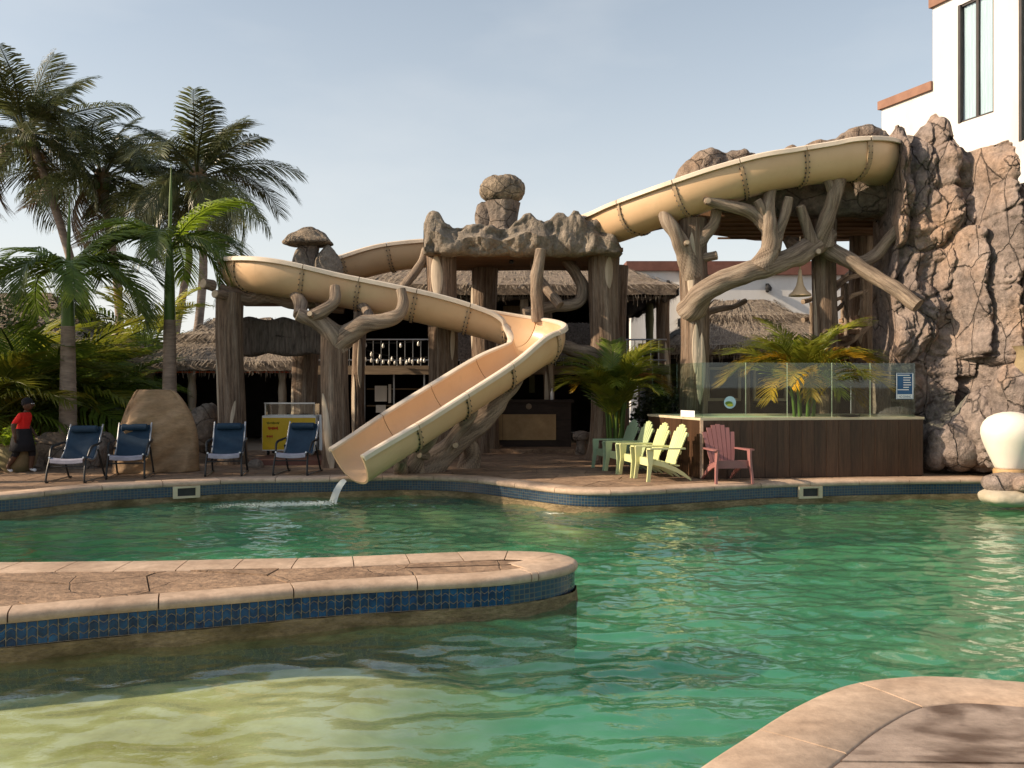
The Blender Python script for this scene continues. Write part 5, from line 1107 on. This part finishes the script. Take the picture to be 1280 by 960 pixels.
kb = struct(MB().box(P(312, 0, 17.4).x, P(412, 0, 17.4).x, 17.35, 18.6, -.01, .098).build('freezer_plinth', 'maroon', smooth=False))
fz.location.z += .10; fz.location.y += .35

# rock planter round the palm, side rock and a clay pot with plant
pl = empty('rock_planter', G(90, 590), 'rough rock planter wall around the ringed palm trunk', 'planter')
for k, (px, py, d_, s) in enumerate(((64, 573, 17.2, (.42, .45, .52)), (118, 572, 17.2, (.42, .5, .5)), (94, 580, 16.9, (.55, .4, .40)), (40, 588, 16.5, (.2, .25, .3)))): m = MB(); boulder(m, P(px, py, d_), s, 50 + k, 30, .55, .14, .08, 1.6); m.build('boulder', 'rock', pl, angle=75)
m = MB(); boulder(m, P(256, 535, 18.6), (.32, .4, .55), 61, 28, .8, .14, .10, 2.2); tag(m.build('layered_rock', 'rock', None, angle=75), 'layered brown rock behind the right edge of the tarpaulin', 'rock')
m = MB(); boulder(m, P(312, 583, 16.9) + Vector((.1, 0, 0)), (.16, .15, .14), 63, 18, .8, .14, .05, 2); tag(m.build('loose_stone', 'rock', None, angle=75), 'small loose stone at the foot of the freezer plinth', 'stone')

# white sign board and black chair in the seating area
bd = empty('white_board', G(112, 565), 'white board on posts beyond the palm trunk in the seating area', 'board'); a, b = P(96, 514, 21), P(125, 501, 21)
MB().box(a.x, b.x, 21, 21.04, a.z, b.z).build('panel', 'white_paint', bd, smooth=False)
for x_ in (a.x + .05, b.x - .05): MB().tube([(x_, 21.02, 0), (x_, 21.02, b.z)], .02, 8).build('post', 'steel', bd)
def cafe_table(px, d_, label):
    t = empty('cafe_table', Vector((P(px, 0, d_).x, d_, 0)), label, 'table'); c = t.location
    MB().lathe([(.38, .72), (.39, .735), (.38, .75), (0, .75)], 24, c).build('table_top', 'beam', t); MB().tube([c + Vector((0, 0, .02)), c + Vector((0, 0, .72))], .035, 10).build('stem', 'black_metal', t); MB().lathe([(.25, 0), (.24, .03), (.04, .05)], 20, c).build('base', 'black_metal', t)
cafe_table(72, 19.6, 'small round wooden table beside the seated person'); 
def cafe_chair(px, d_, rz, label):
    t = empty('cafe_chair', (0, 0, 0), label, 'chair')
    MB().box(-.21, .21, -.21, .21, .43, .46).build('seat', 'black_cloth', t, smooth=False); MB().box(-.21, .21, .19, .22, .55, .9).build('backrest', 'black_cloth', t, smooth=False)
    for x_ in (-.19, .19):
        MB().tube([(x_, -.19, 0), (x_, -.19, .43)], .014, 8).build('leg', 'black_metal', t); MB().tube([(x_, .23, 0), (x_, .2, .45), (x_, .215, .9)], .014, 8).build('leg', 'black_metal', t)
    t.location = (P(px, 0, d_).x, d_, 0); t.rotation_euler.z = R(rz)
cafe_chair(113, 19.4, 30, 'black chair standing beside the white board'); cafe_chair(52, 19.9, 60, 'black chair under the seated person')

# ------------------------------------------------------------------ people
def person(name, joints, bones, loc, label, regions, head, hair):
    """joints: name -> (x,y,z,radius); one continuous skinned body, coloured by region"""
    me = bpy.data.meshes.new('body'); keys = list(joints); me.from_pydata([joints[k][:3] for k in keys], [(keys.index(a), keys.index(b)) for a, b in bones], [])
    o = bpy.data.objects.new('tmp', me); COL.objects.link(o); md = o.modifiers.new('s', 'SKIN'); sv = me.skin_vertices[0].data
    for i, k in enumerate(keys): rr_ = joints[k][3]; sv[i].radius = (rr_, rr_ * (.75 if k in ('pelvis', 'waist', 'chest', 'neckbase') else 1)); sv[i].use_root = (k == 'pelvis')
    md.use_smooth_shade = True; o.modifiers.new('d', 'SUBSURF').levels = 2
    dg = bpy.context.evaluated_depsgraph_get(); dg.update(); m2 = bpy.data.meshes.new_from_object(o.evaluated_get(dg)); bpy.data.objects.remove(o)
    mats = []; m2.materials.clear()
    for mt, fn in regions:
        m2.materials.append(M[mt])
    for p in m2.polygons:
        c = p.center
        for i, (mt, fn) in enumerate(regions):
            if fn(c): p.material_index = i; break
    root = empty(name, loc, label, 'person'); link_mesh('body', m2, root); hp, hr = head
    h = MB(); boulder(h, hp, (hr * .78, hr * .92, hr * 1.12), 3, 20, .98, .0, 0, 1); hd = h.build('head', 'skin', None, angle=0); hd.parent = root; 
    fw = Vector(hair[1]); sd = fw.cross(Vector((0, 0, 1)))
    f = MB(); f.tube([hp + fw * hr * .85 + Vector((0, 0, hr * .1)), hp + fw * hr * 1.12 - Vector((0, 0, hr * .2)), hp + fw * hr * .86 - Vector((0, 0, hr * .28))], [.008, .017, .012], 8)
    n_ = f.build('nose', 'skin', None); n_.parent = hd
    for s in (-1, 1):
        e = MB(); boulder(e, hp + sd * s * hr * .76, (.012, .022, .034), 1, 8, 1, 0, 0, 1); q = e.build('ear', 'skin', None); q.parent = hd
        e = MB(); boulder(e, hp + fw * hr * .82 + sd * s * hr * .32 + Vector((0, 0, hr * .12)), (.012, .012, .009), 1, 8, 1, 0, 0, 1); q = e.build('eye', 'white_cloth', None); q.parent = hd
    hh = MB(); boulder(hh, hp - fw * hr * .12 + Vector((0, 0, hr * .28)), (hr * .9, hr * 1.0, hr * hair[2]), 5, 18, .95, .05, 0, 2); q = hh.build(hair[3], hair[0], None, angle=0); q.parent = root
    return root
def hand(J, B, tag_, w, d, s):                # five fingers growing from the palm
    p = Vector(w); d = Vector(d).normalized(); sd = d.cross(Vector((0, 0, 1))).normalized() if abs(d.z) < .9 else Vector((0, 1, 0)); k0 = 'wrist' + tag_
    J['palm' + tag_] = (*(p + d * .05 * s), .03 * s); B.append((k0, 'palm' + tag_))
    for k, (o_, ln) in enumerate(((-.026, .055), (-.009, .068), (.009, .072), (.026, .06))):
        a = p + d * .085 * s + sd * o_ * s; b = a + d * ln * s - sd * .0 + Vector((0, .015, -.01)) * s; J['f%d%s' % (k, tag_)] = (*a, .011 * s); J['g%d%s' % (k, tag_)] = (*b, .009 * s); B += [('palm' + tag_, 'f%d%s' % (k, tag_)), ('f%d%s' % (k, tag_), 'g%d%s' % (k, tag_))]
    a = p + d * .05 * s - sd * .05 * s; J['th' + tag_] = (*a, .011 * s); B.append(('palm' + tag_, 'th' + tag_))
# person in red walking towards the right, seen side on
J = dict(pelvis=(0, 0, .70, .125), waist=(.01, 0, .82, .105), chest=(.04, 0, .98, .125), neckbase=(.06, 0, 1.08, .06), neck=(.085, 0, 1.14, .045),
         shL=(.05, .15, 1.04, .06), elL=(-.03, .20, .86, .044), wristL=(.08, .20, .74, .03), shR=(.05, -.15, 1.04, .06), elR=(-.06, -.20, .86, .044), wristR=(-.02, -.21, .68, .03),
         hipL=(.02, .08, .62, .10), kneeL=(.14, .085, .36, .065), ankL=(.10, .085, .07, .038), toeL=(.21, .085, .03, .03), hipR=(-.02, -.08, .62, .10), kneeR=(-.06, -.085, .36, .065), ankR=(-.22, -.085, .10, .038), toeR=(-.13, -.085, .03, .03))
B_ = [('pelvis', 'waist'), ('waist', 'chest'), ('chest', 'neckbase'), ('neckbase', 'neck'), ('chest', 'shL'), ('shL', 'elL'), ('elL', 'wristL'), ('chest', 'shR'), ('shR', 'elR'), ('elR', 'wristR'), ('pelvis', 'hipL'), ('hipL', 'kneeL'), ('kneeL', 'ankL'), ('ankL', 'toeL'), ('pelvis', 'hipR'), ('hipR', 'kneeR'), ('kneeR', 'ankR'), ('ankR', 'toeR')]
hand(J, B_, 'L', J['wristL'][:3], (.5, 0, -.8), .8); hand(J, B_, 'R', J['wristR'][:3], (.1, 0, -1), .8)
person('person', J, B_, G(28, 591), 'person in a red top and black skirt walking past the rock planter',
       [('white_cloth', lambda c: c.z < .07), ('skin', lambda c: c.z < .30 or (abs(c.y) > .155 and c.z < .90)), ('black_cloth', lambda c: c.z < .76), ('red_cloth', lambda c: c.z < 1.09), ('skin', lambda c: True)],
       (Vector((.10, 0, 1.235)), .105), ('black_cloth', (1, 0, 0), .92, 'head_wrap'))
skp = [o for o in bpy.data.objects if o.name.startswith('person')][0]
m = MB(); m.lathe([(.145, .80), (.16, .70), (.19, .55), (.215, .40), (.20, .395), (.16, .55), (.13, .78)], 24, (0, 0, 0), cap=False); sk_ = m.build('skirt', 'black_cloth', None, angle=0); sk_.parent = skp
# seated person in a white cap
J = dict(pelvis=(0, 0, .50, .13), waist=(.0, .02, .64, .115), chest=(-.02, .02, .82, .13), neckbase=(-.03, 0, .95, .06), neck=(-.035, -.01, 1.0, .05), shL=(.15, 0, .90, .062), elL=(.21, -.1, .68, .045), wristL=(.10, -.28, .72, .032), shR=(-.17, 0, .90, .062), elR=(-.23, -.1, .68, .045), wristR=(-.12, -.28, .72, .032),
         hipL=(.09, -.06, .49, .10), kneeL=(.11, -.42, .48, .07), ankL=(.11, -.42, .09, .042), toeL=(.11, -.54, .035, .035), hipR=(-.09, -.06, .49, .10), kneeR=(-.11, -.42, .48, .07), ankR=(-.11, -.42, .09, .042), toeR=(-.11, -.54, .035, .035))
B2 = [b for b in B_ if 'palm' not in b[0] + b[1] and not b[0].startswith('f') and not b[1].startswith('th')]; hand(J, B2, 'L', J['wristL'][:3], (-.2, -1, 0), 1.0); hand(J, B2, 'R', J['wristR'][:3], (.2, -1, 0), 1.0)
p2 = person('person', J, B2, Vector((P(52, 0, 19.9).x, 19.9, 0)), 'person in a white cap and patterned shirt sitting behind the rock planter',
       [('black_cloth', lambda c: c.z < .10), ('skin', lambda c: c.y < -.16 and c.z > .6), ('black_cloth', lambda c: c.z < .56), ('print_cloth', lambda c: c.z < .95), ('skin', lambda c: True)],
       (Vector((-.035, -.02, 1.12)), .11), ('white_cloth', (.5, -.86, 0), .8, 'cap'))
m = MB(); m.lathe([(.10, 0), (.14, -.01), (.10, .012)], 16, (0.02, -.09, 1.16)); q = m.build('cap_brim', 'white_cloth', None); q.parent = p2
# ------------------------------------------------------------------ palms and other plants
def frond_mesh(name, length, droop, nl, leaf, w, mat, seed, rise=0.0, vee=.5, fold=.35, stem=.16, ends=.35):
    r = random.Random(seed); m = MB(); pts = []; p = Vector((0, 0, 0)); a = rise; n = 24
    for i in range(n + 1):
        pts.append(p.copy()); a = rise - droop * (i / n) ** 1.25; p = p + Vector((math.cos(a), .06 * math.sin(i * .4 + seed), math.sin(a))) * (length / n)
    m.tube(pts, [.022 * (1 - .85 * i / n) * length / 2 + .003 for i in range(n + 1)], 5, True)
    for k in range(nl):
        t = stem + (1 - stem) * (k + .5) / nl; f = t * n; i = min(n - 1, int(f)); c = pts[i].lerp(pts[i + 1], f - i); T = (pts[i + 1] - pts[i]).normalized(); up = Vector((0, 1, 0)).cross(T) * -1
        prof_ = math.sin(math.pi * min(1, (t - stem) / (1 - stem) * .86 + .16)) ** .6
        for s in (-1, 1):
            ln = leaf * (ends + (1 - ends) * prof_) * r.uniform(.82, 1.1); d = (T * (.55 + .5 * t) + Vector((0, s, 0)) * 1.0 + up * (vee * (1 - .6 * t)) + Vector((r.gauss(0, .07), r.gauss(0, .07), r.gauss(0, .09)))).normalized()
            wd = T * w * .5; a0 = c; a1 = c + d * ln * .5 + Vector((0, 0, -fold * .10 * ln)); a2 = c + d * ln * .88 + Vector((0, 0, -fold * .5 * ln)); a3 = c + d * ln * .98 + Vector((0, 0, -fold * .85 * ln))
            m.add([a0 - wd * .5, a0 + wd * .5, a1 + wd, a1 - wd, a2 + wd * .55, a2 - wd * .55, a3], [(0, 1, 2, 3), (3, 2, 4, 5), (5, 4, 6)])
    return m.mesh(name, mat, None, True, 0)
def put_frond(root, me, at, az, pitch, sc=1.0, roll=0.0):
    o = link_mesh('frond', me, root, Vector(at) - root.location); o.rotation_euler = (Matrix.Rotation(R(az), 4, 'Z') @ Matrix.Rotation(-R(pitch), 4, 'Y') @ Matrix.Rotation(R(roll), 4, 'X')).to_euler(); o.scale = (sc,) * 3; return o
rp_ = random.Random(77)
CO = [frond_mesh('coconut_frond', 4.1, dr, 58, 1.0, .062, 'coco_leaf', s, 0, .25, .75) for dr, s in ((1.0, 1), (1.5, 2), (2.0, 3), (.7, 4))]
COD = [frond_mesh('coconut_frond', 3.6, 1.9, 44, .9, .08, 'dry_leaf', 9, 0, .1, 1.0)]
def coconut(crown, trunk, label, n=26, wind=20, sc=1.0, seed=0):
    pts = [P(*t) for t in trunk]; pts[-1].z = -.05; c = P(*crown); r = random.Random(seed)
    root = empty('coconut_palm', Vector((pts[-1].x, pts[-1].y, 0)), label, 'palm tree', 'coconut palms behind the huts')
    ln = [c] + pts; m = MB(); k = len(ln); m.tube(ln[::-1], [.17 - .05 * i / (k - 1) for i in range(k)], 12, True, bump=.08, bs=4, sm=8); m.build('trunk', 'coco_trunk', root, angle=60)
    m = MB(); boulder(m, c + Vector((0, 0, -.1)), (.3, .3, .5), 3, 14, .9, .2, 0, 3); m.build('crown_base', 'dry_leaf', root)
    for i in range(n):
        az = 360 * i / n * 2.618 + r.uniform(-15, 15); t = i / (n - 1); pitch = 82 - 118 * t ** .9 + r.uniform(-8, 8)
        a = R(az); ax_, ay_ = math.cos(a) + .30, math.sin(a); az2 = math.degrees(math.atan2(ay_, ax_))           # the wind leans everything to the right
        put_frond(root, CO[min(3, int(r.random() * 4))] if pitch > -32 else COD[0], c + Vector((.1 * math.cos(a), .1 * math.sin(a), 0)), az2, pitch, sc * r.uniform(.8, 1.08) * (.85 if t < .15 else 1), r.uniform(-35, 35))
    for i in range(6):
        a = R(60 * i + 20); m = MB(); boulder(m, c + Vector((.32 * math.cos(a), .32 * math.sin(a), -.35)), (.12, .12, .15), i, 10, 1, 0, 0, 1); m.build('coconut', 'crownshaft', root)
coconut((34, 168, 31), [(48, 200, 31), (72, 270, 31), (97, 352, 31), (125, 434, 31), (147, 500, 31), (152, 540, 31)], 'tallest coconut palm with a curved trunk and heavy dark crown', 34, sc=.98, seed=1)
coconut((128, 222, 32), [(134, 270, 32), (146, 350, 32), (150, 420, 32), (152, 500, 32), (153, 540, 32)], 'coconut palm with orange inner stalks right of the tallest palm', 30, sc=.92, seed=2)
coconut((248, 222, 30), [(252, 270, 30), (254, 340, 30), (246, 420, 30), (230, 490, 30), (222, 545, 30)], 'full coconut palm rising right above the low thatched hut', 36, sc=.84, seed=3)
coconut((214, 240, 33), [(236, 310, 33), (230, 360, 33), (220, 415, 33), (212, 490, 33), (208, 545, 33)], 'smaller coconut palm with a pale upright frond behind the hut', 18, sc=.8, seed=4)
coconut((-424, 97, 15.5), [(-424, 300, 15.5), (-420, 590, 15.5)], 'unseen coconut palm added on the deck so its crown shades the trunk frame', 30, sc=.8, seed=6)  # stands out of view, put in for the shade of its crown
coconut((-505, 150, 13.4), [(-500, 330, 13.4), (-495, 600, 13.4)], 'lower unseen coconut palm added on the deck so its crown shades the lounge chairs', 26, sc=.7, seed=7)  # second palm out of view, put in to shade the loungers
RO = [frond_mesh('royal_frond', 2.2, dr, 56, .66, .058, mt, s, 0, .5, .8, .14) for dr, s, mt in ((1.3, 11, 'royal_leaf'), (1.9, 12, 'royal_leaf'), (2.3, 13, 'royal_leaf'), (1.1, 14, 'bright_leaf'))]  # last variant has sunlight painted in as a brighter leaf colour
def royal(px, d, ybase, yshaft, ycrown, spear, label, fr, r0=.16):
    b = P(px, ybase, d); b.z = 0; c = P(px, ycrown, d); s = P(px, yshaft, d); root = empty('royal_palm', b, label, 'palm tree', 'ringed palms by the deck'); b = b + Vector((0, 0, -.05))
    m = MB(); n = 60; m.tube([b.lerp(s, i / n) for i in range(n + 1)], [r0 * (1.15 - .35 * i / n) * (1 + (.035 if i % 3 == 0 else 0)) for i in range(n + 1)], 18, True); m.build('trunk', 'palm_trunk', root, angle=60)
    m = MB(); m.tube([s, s.lerp(c, .5), c, c + Vector((0, 0, .15))], [r0 * .80, r0 * .72, r0 * .45, .03], 16, True, sm=4); m.build('crownshaft', 'crownshaft', root)
    m = MB(); sp2 = P(px + 2, spear, d); m.tube([c, c.lerp(sp2, .6), sp2], [.045, .035, .008], 8, sm=4); m.build('spear_leaf', 'crownshaft', root)
    for az, pitch, k, sc, rl in fr: put_frond(root, RO[k], c + Vector((0, 0, .02)), az, pitch, sc, rl)
royal(85, 17.6, 545, 408, 348, 246, 'ringed grey palm with green crownshaft standing in the rock planter', [(5, 42, 1, .95, 0), (-20, 30, 2, 1.0, 10), (25, 18, 2, 1.0, -10), (178, 40, 2, .9, 0), (200, 25, 1, .9, 20), (155, 28, 2, .95, -20), (-60, 35, 2, .9, 0), (-110, 35, 2, .85, 15), (80, 50, 1, .9, 0), (110, 30, 2, .9, 0), (-5, 60, 0, .9, 30), (190, 58, 1, .75, -20)])
royal(212, 18.3, 500, 400, 312, 205, 'ringed palm with a frond coloured brighter as if sunlit, behind the tarpaulin', [(-10, 58, 3, .85, 0), (8, 40, 2, .9, 10), (-35, 28, 2, .95, 20), (175, 40, 1, .85, 0), (195, 30, 2, .9, -20), (150, 45, 3, .75, 0), (-80, 40, 2, .8, 0), (60, 40, 2, .85, 0), (-12, 12, 2, .85, 0), (-150, 50, 1, .8, 0), (100, 30, 1, .9, 0)], .145)
# leafy clumps on the left
AR = [frond_mesh('areca_frond', 1.5, dr, 32, .48, .042, mt, s, 0, .6, .6, .22) for dr, s, mt in ((1.1, 21, 'areca_leaf'), (1.6, 22, 'areca_leaf'), (2.1, 23, 'gold_leaf'), (1.4, 24, 'royal_leaf'), (1.8, 25, 'rust_leaf'))]
def clump(name, base_, n, label, kinds, sc, lo=25, hi=82, seed=0, cat='palm', group=None, stems=5, spread=.15, sh=.5, fixed=()):
    r = random.Random(seed); base_ = Vector(base_); root = empty(name, base_, label, cat, group)
    for i in range(stems):
        a = R(360 / max(1, stems) * i); q = base_ + Vector((spread * math.cos(a), spread * math.sin(a), 0)); m = MB(); m.tube([q, q + Vector((.03 * math.cos(a), .03 * math.sin(a), sh * .5)), q + Vector((.10 * math.cos(a), .10 * math.sin(a), sh))], [.03, .026, .02], 8); m.build('stem', 'crownshaft', root)
    for i in range(n):
        az = i * 137.5 + r.uniform(-12, 12); a = R(az); pitch = lo + (hi - lo) * (1 - i / n) ** .8 + r.uniform(-7, 7)
        put_frond(root, AR[kinds[int(r.random() * len(kinds))]], base_ + Vector((spread * math.cos(a), spread * math.sin(a), sh * (r.uniform(.25, 1.0) if name in ('potted_palm', 'tub_palm') else r.uniform(.7, 1)))), az, pitch, sc * r.uniform(.75, 1.1), r.uniform(-25, 25))
    for az, pitch, k, s_ in fixed: put_frond(root, AR[k], base_ + Vector((0, 0, sh)), az, pitch, sc * s_)
    return root
pt = Vector((2.06, 17.55, 0)); pot = empty('planter_pot', pt, 'dark brown square planter left of the boarded tub', 'planter')
MB().prism([Vector((pt.x - .27, pt.y - .2)), Vector((pt.x + .29, pt.y - .2)), Vector((pt.x + .29, pt.y + .3)), Vector((pt.x - .27, pt.y + .3))], 0, .40).build('box', 'planter_brown', pot, smooth=False); MB().box(pt.x - .29, pt.x + .31, pt.y - .22, pt.y + .32, .40, .44).build('lip', 'planter_brown', pot, smooth=False)
clump('potted_palm', pt + Vector((0, 0, .42)), 34, 'bushy golden palm growing in the brown planter beside the sage chair', [0, 1, 3, 1], .86, 52, 90, 5, 'palm', None, 8, .14, 1.05, [(178, 52, 2, .75), (150, 60, 2, .8), (-10, 48, 4, .9), (8, 42, 4, .95), (170, 30, 0, .9), (-95, 45, 1, .8), (20, 70, 3, 1.1)])
clump('tub_palm', (P(1005, 0, 16.45).x, 16.45, .98), 34, 'yellow green palm rising from the middle of the glass-walled tub', [0, 1, 1, 2], 1.0, 42, 90, 8, 'palm', None, 8, .18, .75, [(178, 40, 1, 1.0), (190, 55, 2, .9), (-5, 50, 1, 1.0), (10, 28, 2, .95), (-100, 30, 2, .8), (-70, 20, 1, .8)])
for k, (px, d, z, n, sc, kinds, lb_) in enumerate(((18, 18.8, .3, 26, 1.5, [3, 3, 0, 1], 'dense feathery palm clump behind the person in red'), (-30, 17.6, .5, 24, 1.6, [3, 0, 3, 1], 'large palm clump with long arching fronds at the edge of the deck'), (128, 21.5, .1, 20, 1.5, [3, 3, 0], 'feathery palm clump between the white board and tarpaulin'),
        (180, 27, .8, 18, 1.8, [3, 0], 'small spiky palm behind the low thatched hut roof'), (55, 22.5, .6, 24, 1.8, [3, 3, 1], 'dark palm clump behind the seated person'), (-10, 20.5, .6, 26, 2.3, [3, 3, 0], 'very tall feathery palm clump behind the dense clump'), (95, 23.5, .6, 22, 2.2, [3, 3, 0, 1], 'tall palm clump between the ringed palm and white board'), (45, 19.6, .3, 24, 2.0, [3, 0, 3], 'broad palm clump directly behind the ringed palm trunk'))):
    clump('palm_clump', (P(px, 0, d).x, d, z if k == 3 else 0), n, lb_, kinds, sc, -5, 80, 30 + k, 'palm', None, 6, .3, .9 if k != 3 else 2.2)
# drooping grassy fringe over the path on the far left
def leaf_cloud(name, c, rad, n, label, mat, seed, size=.09, cat='shrub', hang=0.0):
    r = random.Random(seed); c = Vector(c); m = MB(); root = empty(name, Vector((c.x, c.y, 0)), label, cat)
    for k in range(n):
        d = Vector((r.gauss(0, 1), r.gauss(0, 1), r.gauss(0, 1))).normalized() * r.random() ** .42; p = c + Vector((d.x * rad[0], d.y * rad[1], d.z * rad[2])) * (1 + .25 * mn.noise(d * 2.5 + Vector((seed, 0, 0))))
        t = Vector((r.gauss(0, 1), r.gauss(0, 1), r.gauss(0, .6) - hang)).normalized(); u = t.cross(Vector((r.gauss(0, 1), r.gauss(0, 1), r.gauss(0, 1)))).normalized(); s_ = size * r.uniform(.6, 1.4)
        m.add([p, p + t * s_ * .5 + u * s_ * .22, p + t * s_ * (1 + hang), p + t * s_ * .5 - u * s_ * .22], [(0, 1, 2, 3)])
    m.build('foliage', mat, root, smooth=False); st_ = MB()
    for k in range(4): a = k * 1.57; st_.tube([Vector((c.x, c.y, -.02)), c + Vector((rad[0] * .4 * math.cos(a), rad[1] * .4 * math.sin(a), -rad[2] * .2))], [.05, .02], 6)
    st_.build('stems', 'coco_trunk', root); return root
leaf_cloud('grass_fringe', P(20, 508, 18.6) + Vector((0, 0, .15)), (1.2, .6, .5), 5000, 'shaggy yellow green hanging fringe above the person in red', 'areca_leaf', 1, .16, 'shrub', 1.2)
for k, (px, d, z, rad, n, lb_) in enumerate(((-20, 24, 2.2, (3.0, 1.6, 2.6), 9000, 'tall dark shrub mass behind the dense palm clumps'), (90, 25.5, 1.6, (2.2, 1.2, 1.9), 6000, 'rounded dark shrub beyond the seating area'), (150, 24.6, 1.0, (1.3, .8, 1.2), 3500, 'low shrub between the coconut trunks and low hut'))):
    leaf_cloud('dark_shrub', P(px, 480, d) * 1 + Vector((0, 0, z - 1.6)), rad, n, lb_, 'shrub_leaf', 10 + k, .16)
leaf_cloud('dark_shrub', (3.7, 21.6, .75), (.8, .6, .8), 2600, 'leafy shrub between the middle pillar and the tub palm', 'shrub_leaf', 41, .13)
cp = G(6, 592) + Vector((0, .4, 0)); cpt = empty('clay_pot', cp, 'round clay pot with green seedlings at the path edge', 'pot'); MB().lathe([(.2, 0), (.3, .12), (.34, .3), (.3, .46), (.33, .5), (.28, .49), (.26, .4)], 24, cp, cap=False).build('vessel', 'clay', cpt)
leaf_cloud('pot_plant', cp + Vector((0, 0, .62)), (.3, .3, .22), 500, 'small green leafy plant in the round clay pot', 'bright_leaf', 77, .09, 'plant')
# overhead cable between the gateway and the tower
tag(MB().tube([P(772, 298, 18.6) + Vector((0, 0, -.03 * 4 * t * (1 - t))) if t == 0 else P(772, 298, 18.6).lerp(P(835, 284, 17.5), t) for t in np.linspace(0, 1, 12)], .012, 6).build('cable', 'black_metal'), 'thin black cable strung from the gateway to the tower pillar', 'cable')

# small things left about: a tray on the tub rim, bottles on the bar
c = on_front(1068) + Vector((0, .28)); tag(MB().lathe([(.0, 1.028), (.15, 1.028), (.19, 1.045), (.2, 1.06), (.18, 1.05), (.0, 1.04)], 24, (c.x, c.y, 0), cap=False).build('dark_tray', 'black_metal'), 'round dark tray on the tub rim behind the glass near the notice', 'tray')
for k, (px, h_) in enumerate(((628, .30), (634, .26), (690, .28))):
    x_ = P(px, 0, 21.2).x; tag(MB().lathe([(0, 1.221), (.036, 1.223), (.038, 1.23 + h_ * .55), (.014, 1.23 + h_ * .75), (.014, 1.22 + h_), (0, 1.222 + h_)], 14, (x_, 21.2, 0), cap=False).build('bottle', ['green_post', 'clear_glass', 'white_paint'][k]), ['dark green bottle on the bar counter', 'clear glass bottle beside the dark green bottle', 'white bottle at the open end of the bar counter'][k], 'bottle', 'bottles on the bar counter')
